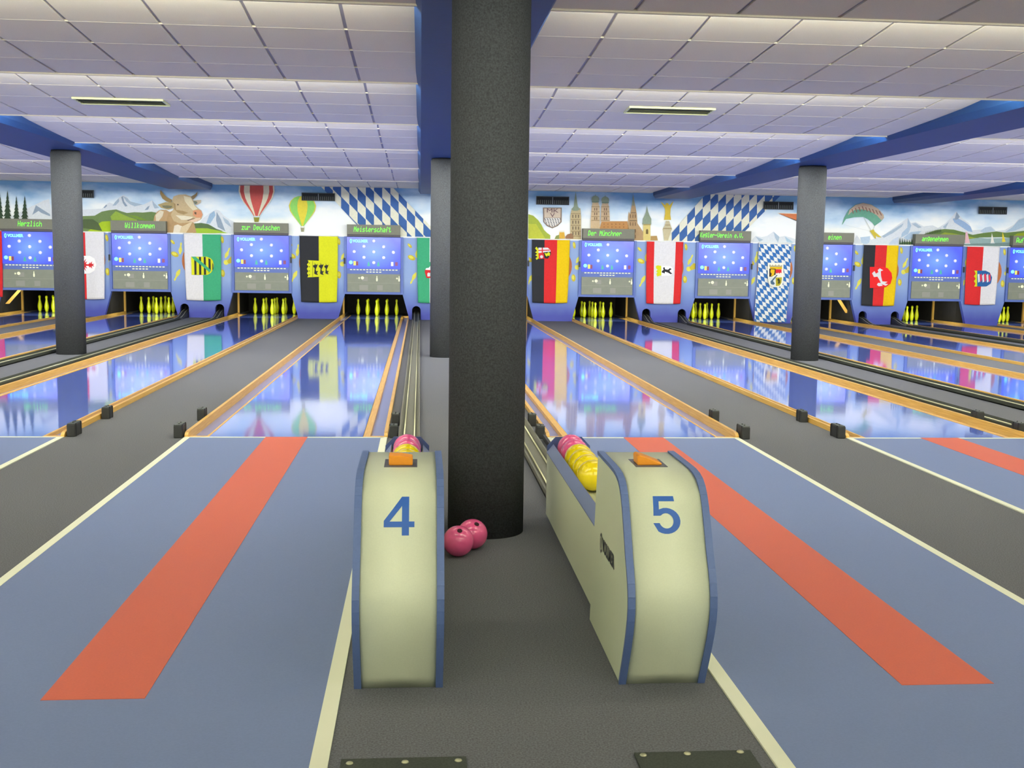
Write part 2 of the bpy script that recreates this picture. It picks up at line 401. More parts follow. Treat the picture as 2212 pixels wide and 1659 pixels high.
# ------------------------------------------------------------------ the painted wall above (mural)
def sky_mat():
    m = bpy.data.materials.new('painted_sky'); m.use_nodes = True; nt = m.node_tree; b = nt.nodes['Principled BSDF']
    g = nt.nodes.new('ShaderNodeNewGeometry'); s = nt.nodes.new('ShaderNodeSeparateXYZ')
    n = nt.nodes.new('ShaderNodeTexNoise'); n.inputs['Scale'].default_value = .9; n.inputs['Detail'].default_value = 7
    mp = nt.nodes.new('ShaderNodeMapping'); mp.inputs['Scale'].default_value = (1, 1, 2.2); mp.inputs['Location'].default_value = (3.1, 0, 1.7)
    nt.links.new(g.outputs['Position'], mp.inputs[0]); nt.links.new(mp.outputs[0], n.inputs[0]); nt.links.new(g.outputs['Position'], s.inputs[0])
    r = nt.nodes.new('ShaderNodeMapRange'); r.inputs[1].default_value = 3.2; r.inputs[2].default_value = 2.0; r.inputs[3].default_value = -.45; r.inputs[4].default_value = .55
    nt.links.new(s.outputs['Z'], r.inputs[0])
    ad = nt.nodes.new('ShaderNodeMath'); ad.operation = 'MULTIPLY_ADD'; ad.inputs[1].default_value = 1.2
    nt.links.new(n.outputs[0], ad.inputs[0]); nt.links.new(r.outputs[0], ad.inputs[2])
    cr = nt.nodes.new('ShaderNodeValToRGB'); nt.links.new(ad.outputs[0], cr.inputs[0])
    e = cr.color_ramp.elements; e[0].position = .2; e[0].color = (*s2l((112, 160, 200)), 1); e[1].position = .8; e[1].color = (*s2l((236, 240, 236)), 1)
    x = e.new(.52); x.color = (*s2l((196, 218, 232)), 1)
    nt.links.new(cr.outputs[0], b.inputs['Base Color']); b.inputs['Roughness'].default_value = .7
    return m
mural = MB().box((XL, YM, 1.95), (XR, YM+.1, 3.34), sky_mat()).build('mural', wall_back)
CROPS = {'A': (0, 380, 4.424), 'B': (480, 380, 4.424), 'C': (1120, 380, 4.739), 'D': (1400, 380, 4.739), 'E': (1780, 400, 4.741), 'F': (220, 395, 7.9), 'G': (1780, 420, 5.12)}
def wp(crop, pts, y):
    ox, oy, s = CROPS[crop]
    out = []
    for (a, b) in pts:
        x, z = wall_at(ox+a/s, oy+b/s, YM); out.append((x, y, max(z, 1.98)))
    return out
DEPTH = [0]
class Fig:
    def __init__(s, name, crop): s.n = name; s.c = crop; s.m = MB(); s.k = 0
    def p(s, rgb, *pts):
        s.k += 1; s.m.poly(wp(s.c, pts, YM-.0008*(DEPTH[0]+s.k)), print_mat(rgb)); return s
    def raw(s, rgb, pts3): s.k += 1; s.m.poly([(x, YM-.0008*(DEPTH[0]+s.k), max(z, 1.98)) for x, z in pts3], print_mat(rgb)); return s
    def done(s): return s.m.build(s.n, mural, fix=False)
def clip(poly, region):
    out = poly
    n = len(region)
    area = sum(region[i][0]*region[(i+1) % n][1]-region[(i+1) % n][0]*region[i][1] for i in range(n))
    sg = 1 if area > 0 else -1
    for i in range(n):
        a, b = region[i], region[(i+1) % n]
        def side(p): return sg*((b[0]-a[0])*(p[1]-a[1])-(b[1]-a[1])*(p[0]-a[0]))
        inp, out = out, []
        for k in range(len(inp)):
            p, q = inp[k], inp[(k+1) % len(inp)]
            sp, sq = side(p), side(q)
            if sp >= 0: out.append(p)
            if sp*sq < 0:
                t = sp/(sp-sq); out.append((p[0]+(q[0]-p[0])*t, p[1]+(q[1]-p[1])*t))
        if not out: return []
    return out
SNOW = (224, 232, 236); SH1 = (176, 196, 212); SH2 = (150, 168, 186)
# distant snow mountains (crop F, E)
f = Fig('painted_mountains', 'F')
f.p(SNOW, (-1740, 700), (-1000, 330), (-900, 300), (-860, 500), (0, 460), (60, 400), (130, 350), (200, 380), (290, 270), (370, 220), (440, 270), (500, 340), (600, 370), (700, 390), (780, 350), (860, 310), (900, 350), (960, 420), (1000, 640), (1000, 860), (-1740, 860))
f.p(SH1, (360, 240), (440, 280), (480, 330), (600, 360), (700, 385), (560, 415), (480, 380), (420, 330)).p(SH2, (330, 260), (360, 240), (380, 330), (440, 410), (400, 420), (360, 360))
f.p(SH1, (290, 280), (300, 330), (240, 400), (180, 410), (230, 340)).p(SH1, (860, 310), (900, 360), (980, 440), (900, 450), (870, 380)).p(SH2, (780, 420), (820, 400), (790, 470), (730, 480))
f.p(SH2, (30, 440), (80, 385), (90, 410), (50, 450))
f.p(SNOW, (1600, 760), (1720, 620), (1840, 520), (1950, 460), (2010, 480), (2080, 560), (2200, 640), (2340, 700), (2560, 780), (2900, 840), (2900, 870), (1600, 870))
f.p((160, 190, 214), (1840, 540), (1920, 480), (1940, 560), (1900, 620), (1850, 700), (1780, 700)).p(SH2, (1960, 500), (2030, 620), (2060, 700), (2110, 830), (1980, 760), (1950, 640)).p(SH1, (2060, 580), (2160, 650), (2212, 760), (2150, 720), (2100, 680))
f.done()
DEPTH[0] = 13
f = Fig('painted_mountain', 'A')
f.p(SNOW, (265, 440), (300, 350), (345, 290), (400, 325), (480, 345), (620, 440)).p(SH2, (345, 295), (400, 330), (480, 380), (480, 400), (400, 370), (370, 350), (330, 375), (310, 390)).done()
DEPTH[0] = 16
f = Fig('painted_hills', 'F')
f.p((112, 138, 84), (-600, 600), (-120, 580), (0, 510), (120, 485), (250, 470), (330, 500), (430, 530), (560, 515), (700, 520), (850, 505), (930, 520), (960, 700), (960, 860), (-600, 860))
f.p((150, 180, 72), (150, 590), (240, 500), (330, 540), (470, 600), (600, 640), (600, 700), (180, 690)).p((122, 156, 60), (430, 560), (600, 580), (800, 660), (640, 640))
f.p((176, 206, 40), (0, 680), (120, 670), (320, 690), (320, 860), (-260, 860)).p((86, 104, 66), (-400, 700), (-300, 640), (-150, 640), (-60, 700), (10, 840), (-400, 780))
f.p((92, 118, 76), (1560, 700), (1700, 690), (1820, 710), (1960, 790), (2080, 830), (1560, 830)).p((160, 196, 60), (1560, 780), (1800, 780), (2000, 820), (2160, 860), (1560, 870)).done()
f = Fig('painted_meadow', 'A'); f.p((170, 195, 40), (-200, 450), (200, 445), (480, 440), (480, 545), (-200, 545)).p((90, 115, 60), (-200, 440), (60, 445), (45, 530), (-200, 545)).done()
DEPTH[0] = 28
for (cx, top, hw) in [(0, 170, 45), (75, 155, 44), (160, 208, 36), (240, 205, 40)]:
    f = Fig('painted_fir', 'A'); pts = [(cx, top)]; n = 7
    R_ = []; 
    for k in range(1, n+1):
        y = top+(445-top)*k/n; R_ += [(hw*k/n*1.0, y), (hw*k/n*.55, y-2)]
    f.p((52, 74, 52), *([(cx, top)]+[(cx+a, b) for a, b in R_]+[(cx-a, b) for a, b in reversed(R_)])).done()
# cow
f = Fig('painted_cow', 'F')
TAN = (206, 184, 142)
f.p((196, 164, 122), (880, 700), (900, 580), (940, 510), (1000, 470), (1100, 470), (1180, 520), (1180, 700)).p((232, 222, 196), (920, 560), (1000, 480), (1060, 500), (1040, 580), (960, 680), (930, 690))
f.p((190, 158, 112), (1100, 860), (1110, 640), (1140, 520), (1240, 470), (1500, 620), (1580, 700), (1620, 860))
f.p((236, 226, 204), (1220, 860), (1240, 740), (1300, 720), (1400, 760), (1440, 860)).p((224, 206, 166), (1330, 860), (1360, 760), (1560, 660), (1480, 800), (1440, 860))
f.p(TAN, (1200, 310), (1230, 240), (1320, 210), (1430, 205), (1520, 240), (1560, 300), (1580, 380), (1640, 440), (1700, 480), (1720, 560), (1700, 620), (1640, 660), (1560, 680), (1440, 690), (1320, 700), (1230, 660), (1180, 560), (1230, 440))
f.p((232, 222, 186), (1400, 230), (1520, 260), (1590, 400), (1640, 450), (1560, 480), (1480, 400), (1420, 320)).p((236, 228, 200), (1260, 560), (1420, 570), (1560, 590), (1500, 640), (1360, 640))
f.p((176, 150, 104), (1230, 350), (1260, 370), (1270, 470), (1400, 490), (1480, 520), (1400, 550), (1300, 520), (1240, 460))
f.p((226, 160, 118), (1560, 480), (1640, 470), (1700, 480), (1725, 550), (1700, 600), (1620, 600), (1560, 560)).p((110, 90, 70), (1585, 500), (1620, 510), (1615, 550), (1585, 535))
f.p((236, 206, 176), (1480, 660), (1600, 610), (1690, 600), (1680, 640), (1580, 680)).p((120, 100, 76), (1450, 645), (1580, 610), (1600, 614), (1480, 656))
f.p((80, 74, 60), (1290, 370), (1315, 372), (1312, 395), (1294, 392))
f.p((184, 166, 116), (1230, 340), (1090, 340), (960, 385), (1020, 440), (1140, 470), (1230, 440)).p((130, 128, 98), (1030, 400), (1120, 395), (1210, 405), (1190, 440), (1110, 450), (1050, 430))
f.p((168, 142, 92), (1200, 300), (1120, 260), (1060, 200), (1005, 130), (1000, 200), (1040, 280), (1110, 330), (1190, 350)).p((150, 130, 92), (1530, 240), (1600, 200), (1640, 155), (1630, 220), (1580, 280), (1560, 290))
f.p((206, 190, 160), (1570, 310), (1640, 300), (1700, 300), (1690, 350), (1620, 390), (1590, 370)).p((120, 130, 110), (1570, 320), (1620, 320), (1640, 350), (1600, 380))
f.done()
def balloon(cx, rows, cols, basket, rgb_b):
    f = Fig('painted_balloon', 'B')
    n = len(cols)
    for k, c in enumerate(cols):
        a0, a1 = math.sin(math.pi*(k/n-.5)), math.sin(math.pi*((k+1)/n-.5))
        f.p(c, *([(cx+hw*a0, y) for y, hw in rows]+[(cx+hw*a1, y) for y, hw in reversed(rows)]))
    (y0, y1, bw) = basket
    yb, hb = rows[-1]
    f.p((196, 190, 150), (cx-hb, yb), (cx-hb+3, yb), (cx-bw+3, y0), (cx-bw, y0)).p((196, 190, 150), (cx+hb, yb), (cx+hb-3, yb), (cx+bw-3, y0), (cx+bw, y0))
    f.p(rgb_b, (cx-bw, y0), (cx+bw, y0), (cx+bw*.7, y1), (cx-bw*.7, y1)).done()
RD = (206, 92, 84); CRM = (232, 226, 196); GN = (150, 222, 108); YL = (236, 220, 70)
balloon(330, [(92, 168), (150, 172), (210, 152), (250, 128), (290, 97), (340, 58), (382, 30)], [CRM, RD, CRM, RD, RD, CRM, RD, CRM], (395, 440, 28), (150, 150, 60))
balloon(768, [(190, 40), (205, 80), (235, 112), (280, 130), (330, 120), (370, 95), (420, 55), (475, 14)], [YL, GN, GN, YL, YL, GN, GN, YL], (492, 530, 18), (160, 160, 130))
# lozenge ribbons
def ribbon(crop, region, x0, dxk, skew, a0, da, h):
    f = Fig('painted_ribbon', crop); f.p((238, 238, 214), *region)
    f.k += 1; y = YM-.0008*(DEPTH[0]+f.k); bm_ = print_mat((64, 106, 168))
    for k in range(-3, 24):
        xl = x0+k*dxk; xr = xl+dxk
        for q in range(-12, 13):
            yt = a0+da*k+2*h*q
            pg = clip([(xl, yt), (xr, yt+skew), (xr, yt+skew+h), (xl, yt+h)], region)
            if len(pg) > 2: f.m.poly(wp(crop, pg, y), bm_)
    f.done()
ribbon('B', [(935, 88), (1615, 88), (2105, 590), (1410, 590)], 1137, 78.5, 82, 192, 69.5-112, 112)
ribbon('D', [(150, 670), (592, 170), (1372, 170), (872, 670)], 240, 79.3, -85, 545, 25, 110)
# Munich skyline
f = Fig('painted_bush', 'C'); f.p((168, 186, 70), (100, 380), (150, 395), (200, 440), (235, 490), (260, 540), (290, 570), (325, 595), (325, 640), (100, 640)).p((196, 204, 70), (100, 480), (180, 480), (230, 560), (280, 640), (100, 640)).done()
f = Fig('painted_shield', 'C')
f.p((140, 122, 104), (250, 312), (442, 312), (440, 460), (400, 500), (346, 524), (290, 500), (254, 460)).p((214, 198, 176), (262, 322), (431, 322), (429, 415), (264, 415)).p((226, 224, 214), (264, 418), (429, 418), (427, 460), (392, 492), (346, 512), (300, 492), (266, 460))
for k in range(-1, 8):
    for q in range(4):
        pg = clip([(262+k*26+q*9, 418+q*30), (272+k*26+q*9, 424+q*30), (284+k*26+q*9, 450+q*30), (273+k*26+q*9, 444+q*30)], [(264, 418), (429, 418), (427, 460), (392, 492), (346, 512), (300, 492), (266, 460)])
        if len(pg) > 2: f.p((96, 100, 110), *pg); f.k -= 1
f.k += 1
f.done()
sh_base = DEPTH[0]
def letters(body, crop, u, v, hpx, mt, name, parent, y, sx=1.0, off=0.0, ex=.0006):
    ox, oy, s = CROPS[crop]; x, z = wall_at(ox+u/s, oy+v/s, YM)
    me = text_mesh(body, hpx/s/88.2/.72, ex, off)
    me.materials.clear(); me.materials.append(mt)
    o = bpy.data.objects.new(name, me); link(o, parent); o.location = (x, y, z); o.rotation_euler = (math.pi/2, 0, 0); o.scale = (sx, 1, 1)
    return o
letters('MK', 'C', 346, 345, 42, print_mat((112, 84, 92)), 'shield_lettering', mural, YM-.035, 1.5, .0)
letters('V', 'C', 346, 392, 44, print_mat((112, 84, 92)), 'shield_lettering', mural, YM-.035, 1.3, .0)
STN = (200, 184, 140); STD = (160, 140, 104); COP = (150, 166, 140)
f = Fig('painted_tower', 'C')
f.p(STN, (527, 645), (529, 400), (545, 318), (632, 318), (640, 400), (640, 645)).p(COP, (540, 330), (565, 300), (572, 230), (585, 145), (596, 230), (606, 300), (630, 330), (600, 345), (560, 345))
for y in (370, 430, 490, 550, 600): f.p(STD, (534, y), (636, y), (636, y+7), (534, y+7))
for y in (385, 445, 505, 560):
    for x in (550, 580, 608): f.p((120, 104, 84), (x, y), (x+10, y), (x+10, y+32), (x, y+32))
f.done()
f = Fig('painted_cathedral', 'C')
f.p((196, 146, 90), (820, 560), (850, 450), (1115, 450), (1130, 560))
for y in (475, 505):
    for x in range(870, 1110, 40): f.p((150, 104, 66), (x, y), (x+10, y), (x+10, y+10), (x, y+10))
f.p((214, 190, 150), (735, 545), (737, 440), (748, 300), (755, 258), (815, 258), (828, 300), (832, 545)).p((206, 180, 146), (840, 455), (845, 300), (855, 262), (915, 262), (925, 300), (935, 455))
for (a, b) in ((745, 830), (845, 928)):
    for y in (300, 350, 400, 440): f.p(STD, (a, y), (b, y), (b, y+6), (a, y+6))
    for y in (315, 362, 410): f.p((130, 104, 84), ((a+b)/2-14, y), ((a+b)/2-5, y), ((a+b)/2-5, y+26), ((a+b)/2-14, y+26)).p((130, 104, 84), ((a+b)/2+7, y), ((a+b)/2+16, y), ((a+b)/2+16, y+26), ((a+b)/2+7, y+26))
for (cx, cy) in ((784, 226), (885, 234)):
    f.p(COP, *[(cx+40*math.cos(t), cy+36*math.sin(t)) for t in [k*math.pi/10 for k in range(20)]]).p((120, 140, 120), (cx-5, cy-32), (cx, cy-52), (cx+5, cy-32)).p((128, 146, 124), (cx-38, cy+18), (cx+38, cy+18), (cx+34, cy+34), (cx-34, cy+34))
f.done()
f = Fig('painted_town_hall', 'C')
f.p((188, 158, 116), (1118, 645), (1122, 400), (1128, 350), (1140, 380), (1152, 320), (1165, 240), (1172, 160), (1184, 240), (1200, 320), (1210, 380), (1216, 470), (1250, 520), (1275, 560), (1275, 645))
f.p((140, 150, 128), (1160, 290), (1172, 160), (1188, 290)).p((120, 100, 80), (1150, 360), (1200, 360), (1200, 367), (1150, 367)).p((120, 100, 80), (1135, 440), (1210, 440), (1210, 448), (1135, 448))
for y in (380, 460, 530, 590):
    for x in (1140, 1165, 1190): f.p((128, 104, 80), (x, y), (x+9, y), (x+9, y+35), (x, y+35))
f.done()
f = Fig('painted_church', 'C')
f.p((226, 208, 128), (1275, 645), (1275, 480), (1348, 480), (1350, 645)).p(COP, (1266, 482), (1272, 425), (1292, 385), (1305, 350), (1315, 285), (1325, 350), (1338, 385), (1358, 425), (1358, 482))
f.p((110, 96, 60), (1303, 540), (1315, 525), (1327, 540), (1327, 580), (1303, 580)).p((176, 158, 96), (1275, 478), (1352, 478), (1352, 490), (1275, 490)).p((186, 152, 96), (1352, 600), (1415, 598), (1425, 645), (1350, 645)).done()
f = Fig('painted_angel', 'C')
f.p((224, 196, 70), (1452, 245), (1500, 285), (1508, 265), (1530, 262), (1542, 288), (1588, 238), (1556, 320), (1552, 380), (1560, 435), (1488, 435), (1500, 370), (1500, 325))
f.p((206, 196, 160), (1490, 645), (1480, 560), (1474, 530), (1496, 490), (1508, 445), (1542, 445), (1556, 490), (1570, 530), (1556, 560), (1530, 645)).p((150, 130, 90), (1480, 520), (1566, 520), (1566, 527), (1480, 527)).p((150, 130, 90), (1498, 485), (1550, 485), (1550, 491), (1498, 491)).done()
f = Fig('painted_beer_mug', 'C'); f.p((150, 160, 90), (370, 630), (385, 600), (415, 590), (415, 640), (365, 640)).p((226, 180, 70), (418, 560), (468, 560), (476, 630), (416, 630)).p((244, 240, 220), (414, 548), (470, 548), (470, 564), (414, 564)).p((160, 120, 90), (478, 610), (500, 585), (540, 575), (562, 600), (560, 630), (480, 630)).done()
f = Fig('painted_hang_glider', 'D'); f.p((220, 130, 80), (1325, 368), (1470, 372), (1640, 380), (1640, 470), (1552, 455)).p((70, 74, 60), (1325, 368), (1552, 455), (1640, 470), (1640, 482), (1548, 462)).p((245, 240, 225), (1322, 364), (1640, 372), (1640, 380), (1325, 370)).done()
DEPTH[0] = 4
f = Fig('painted_mountains', 'D')
f.p(SNOW, (1030, 680), (1100, 600), (1165, 612), (1220, 600), (1285, 555), (1345, 610), (1400, 600), (1440, 612), (1560, 650), (1560, 700), (1030, 700)).p(SH1, (1285, 560), (1345, 612), (1330, 670), (1300, 620)).p(SH1, (1100, 606), (1180, 640), (1140, 660)).p((176, 206, 226), (1400, 606), (1450, 640), (1500, 680), (1420, 660)).done()
f = Fig('painted_mountains', 'G')
f.p(SNOW, (280, 560), (320, 520), (362, 445), (400, 500), (430, 470), (500, 460), (520, 500), (600, 470), (660, 450), (760, 380), (860, 310), (925, 260), (960, 320), (1010, 310), (1100, 360), (1200, 350), (1260, 380), (1340, 330), (1400, 270), (1460, 200), (1530, 280), (1600, 330), (1640, 410), (1750, 400), (1850, 370), (1900, 420), (2000, 410), (2100, 350), (2150, 290), (2212, 270), (2500, 400), (2500, 620), (280, 620))
f.p((176, 200, 222), (925, 262), (965, 350), (930, 440), (850, 480), (860, 430), (920, 370)).p(SH1, (640, 460), (780, 380), (880, 320), (860, 360), (760, 430), (660, 480)).p((190, 212, 232), (400, 470), (510, 460), (500, 530), (460, 550), (410, 530)).p((180, 205, 226), (880, 480), (960, 420), (1080, 410), (1000, 480), (920, 510))
f.p((156, 186, 220), (1420, 280), (1470, 270), (1560, 320), (1620, 370), (1640, 430), (1590, 420), (1500, 360), (1440, 320)).p(SH2, (1440, 290), (1465, 205), (1500, 260), (1470, 290)).p(SH1, (1310, 370), (1380, 310), (1340, 390)).p(SH1, (970, 330), (1010, 320), (1080, 370), (1040, 380)).p((190, 210, 226), (1720, 420), (1780, 380), (1840, 370), (1890, 420), (1760, 440)).p((176, 200, 220), (1990, 440), (2080, 380), (2150, 300), (2212, 280), (2212, 380), (2100, 420))
f.p((200, 216, 232), (700, 560), (760, 500), (820, 470), (820, 540), (760, 570)).done()
DEPTH[0] = 24
f = Fig('painted_lake_shore', 'G')
f.p((104, 132, 70), (820, 560), (860, 530), (980, 530), (1020, 480), (1120, 440), (1230, 405), (1330, 392), (1430, 400), (1540, 430), (1640, 460), (1760, 440), (1900, 425), (2000, 440), (2120, 430), (2212, 420), (2500, 420), (2500, 620), (820, 620))
f.p((148, 168, 60), (1240, 470), (1330, 430), (1420, 440), (1560, 470), (1700, 500), (1560, 510), (1300, 500)).p((150, 170, 40), (2050, 500), (2130, 450), (2300, 430), (2300, 520)).p((150, 178, 176), (1480, 520), (1740, 490), (2060, 495), (2060, 620), (1480, 620)).p((120, 146, 142), (1480, 560), (2060, 550), (2060, 620), (1480, 620)).p((200, 216, 214), (1700, 490), (1980, 488), (2040, 500), (1800, 505))
f.p((236, 190, 196), (1560, 425), (1580, 430), (1608, 550), (1552, 552)).p((240, 238, 224), (1850, 440), (1876, 548), (1838, 550)).p((236, 214, 60), (1968, 432), (2002, 540), (1962, 544)).p((230, 236, 236), (1545, 552), (1615, 552), (1610, 560), (1550, 560)).p((230, 236, 236), (1830, 550), (1885, 550), (1880, 556), (1836, 556))
for k, x in enumerate(range(835, 990, 26)): f.p((60, 84, 66), (x, 475+(k*37) % 30), (x+13, 575), (x-13, 575))
for k, x in enumerate(range(1120, 1290, 18)): f.p((74, 96, 66), (x, 415-k*4), (x+6, 460-k*4), (x-6, 460-k*4))
f.done()
f = Fig('painted_paraglider', 'G')
OUT = [(195, 330), (220, 250), (270, 165), (340, 110), (430, 88), (520, 110), (600, 160), (655, 225), (660, 260), (625, 300), (560, 345)]
INN = [(205, 320), (240, 265), (330, 248), (430, 245), (480, 270), (530, 310), (555, 345)]
f.p((112, 176, 148), *(OUT+INN[::-1]))
f.p((206, 184, 160), (262, 225), (280, 165), (345, 112), (430, 90), (520, 112), (600, 162), (655, 225), (658, 262), (630, 285), (580, 230), (500, 180), (420, 160), (340, 165), (300, 190))
for k in range(9):
    t = k/8; x = 300+t*300; y = 125+abs(t-.35)*90
    f.p((150, 112, 100), (x, y), (x+12, y), (x+26+10*t, y+48), (x+16+10*t, y+50))
f.p((170, 180, 170), (200, 325), (204, 325), (512, 405), (508, 405)).p((170, 180, 170), (430, 245), (434, 245), (520, 400), (516, 400)).p((170, 180, 170), (556, 345), (560, 345), (530, 400), (526, 400))
f.p((214, 196, 70), (500, 400), (545, 385), (555, 410), (590, 440), (630, 475), (590, 470), (565, 450), (570, 490), (555, 480), (530, 440)).done()
# wall grilles
def grille(u0, v0, u1, v1, lab):
    x0, z1 = wall_at(u0, v0, YM); x1, _ = wall_at(u1, v0, YM); xm, z0 = wall_at((u0+u1)/2, v1, YM); _, z1 = wall_at((u0+u1)/2, (v0*2+((v1-v0)*0))/2+(.9 if u0 > 100 else 0), YM)
    e = empty('wall_grille', ((x0+x1)/2, YM-.032, z0), label=lab, cat='air vent', group='dark grilles high on the painted wall')
    w_ = (x1-x0)/2; h = z1-z0; dk = mat((44, 52, 54), .6); dk2 = mat((22, 26, 26), .8)
    f = MB(); t = .018
    f.box((-w_, -.035, 0), (w_, -.02, t), dk); f.box((-w_, -.035, h-t), (w_, -.02, h), dk); f.box((-w_, -.035, t), (-w_+t, -.02, h-t), dk); f.box((w_-t, -.035, t), (w_, -.02, h-t), dk)
    f.box((-w_+.01, -.034, .0), (w_-.01, -.0325, h), dk2) if False else None
    f.build('frame', e)
    MB().box((-w_+t, -.022, t), (w_-t, -.018, h-t), dk2).build('backing', e)
    MB().box((-.007, -.04, t), (.007, -.022, h-t), mat((120, 128, 132), .5)).build('divider', e)
    n = 16
    for k in range(1, n):
        x = -w_+2*w_*k/n
        if abs(x) > .015: MB().box((x-.004, -.034, t), (x+.004, -.022, h*.55), mat((96, 104, 96), .5)).build('slat', e)
grille(133, 412, 204, 430, 'dark wall grille beside the left column above the snowy peaks')
grille(652, 415, 724, 433, 'dark wall grille overlapping the green and yellow balloon')
grille(1158, 421, 1229, 440, 'dark wall grille above the painted shield')
grille(1648, 432, 1713, 450, 'dark wall grille at the end of the right checked ribbon')
grille(2112, 449, 2173, 466, 'dark wall grille above the painted lake')
# ------------------------------------------------------------------ scoring displays and message signs
def screen_mat():
    m = bpy.data.materials.new('backlit_screen'); m.use_nodes = True; nt = m.node_tree; b = nt.nodes['Principled BSDF']
    tc = nt.nodes.new('ShaderNodeTexCoord'); mp = nt.nodes.new('ShaderNodeMapping'); mp.inputs['Scale'].default_value = (1.55, 0, 2.2); mp.inputs['Location'].default_value = (0, 0, 0)
    ln = nt.nodes.new('ShaderNodeVectorMath'); ln.operation = 'LENGTH'; cr = nt.nodes.new('ShaderNodeValToRGB')
    nt.links.new(tc.outputs['Object'], mp.inputs[0]); nt.links.new(mp.outputs[0], ln.inputs[0]); nt.links.new(ln.outputs['Value'], cr.inputs[0])
    e = cr.color_ramp.elements; e[0].position = 0; e[0].color = (*s2l((112, 158, 240)), 1); e[1].position = 1; e[1].color = (*s2l((62, 78, 226)), 1)
    x = e.new(.5); x.color = (*s2l((86, 124, 226)), 1)
    b.inputs['Base Color'].default_value = (.02, .03, .1, 1); nt.links.new(cr.outputs[0], b.inputs['Emission Color']); b.inputs['Emission Strength'].default_value = 1.1
    b.inputs['Roughness'].default_value = .2
    return m
SCREEN = screen_mat()
LAMPW = mat((206, 206, 232), .3, emit=.4); CYAN = mat((120, 245, 225), .4, emit=1.0); LGREEN = mat((92, 236, 44), .5, emit=1.0)
PANEL = mat((122, 128, 112), .5, noise=.06, nscale=12); SIGN = mat((112, 114, 98), .6, noise=.05, nscale=20); CREAM = mat((225, 228, 190), .5, emit=.25)
FONT = {'H': '11 11 11 1F 11 11 11', 'e': '0 0 E 11 1F 10 E', 'r': '0 0 16 19 10 10 10', 'z': '0 0 1F 2 4 8 1F', 'l': 'C 4 4 4 4 4 E', 'i': '4 0 C 4 4 4 E', 'c': '0 0 E 10 10 11 E', 'h': '10 10 16 19 11 11 11',
        'W': '11 11 11 15 15 15 A', 'k': '10 10 12 14 18 14 12', 'o': '0 0 E 11 11 11 E', 'm': '0 0 1A 15 15 11 11', 'n': '0 0 16 19 11 11 11', 'u': '0 0 11 11 11 13 D', 'D': '1C 12 11 11 11 12 1C', 't': '8 8 1C 8 8 9 6',
        's': '0 0 E 10 E 1 1E', 'M': '11 1B 15 15 11 11 11', 'a': '0 0 E 1 F 11 F', 'f': '6 9 8 1C 8 8 8', 'ü': 'A 0 11 11 11 13 D', 'K': '11 12 14 18 14 12 11', 'g': '0 F 11 11 F 1 E', '-': '0 0 0 1F 0 0 0', 'V': '11 11 11 11 11 A 4',
        '.': '0 0 0 0 0 C C', 'A': 'E 11 11 11 1F 11 11', ' ': '0 0 0 0 0 0 0'}
def led_text(s, x, z, pitch, h, y):
    m = MB(); px = pitch/6.0; pz = h/7; n = len(s)
    for k, ch in enumerate(s):
        for r, row in enumerate(FONT[ch].split()):
            b = int(row, 16)
            for c in range(5):
                if b >> (4-c) & 1:
                    zz = z+h/2-(r+1)*pz; sh = .12*(zz-z); xx = x+(k-n/2)*pitch+c*px+sh
                    m.box((xx+.0004, y-.002, zz-.0003), (xx+px*.93, y, zz+pz*.99), LGREEN)
    return m
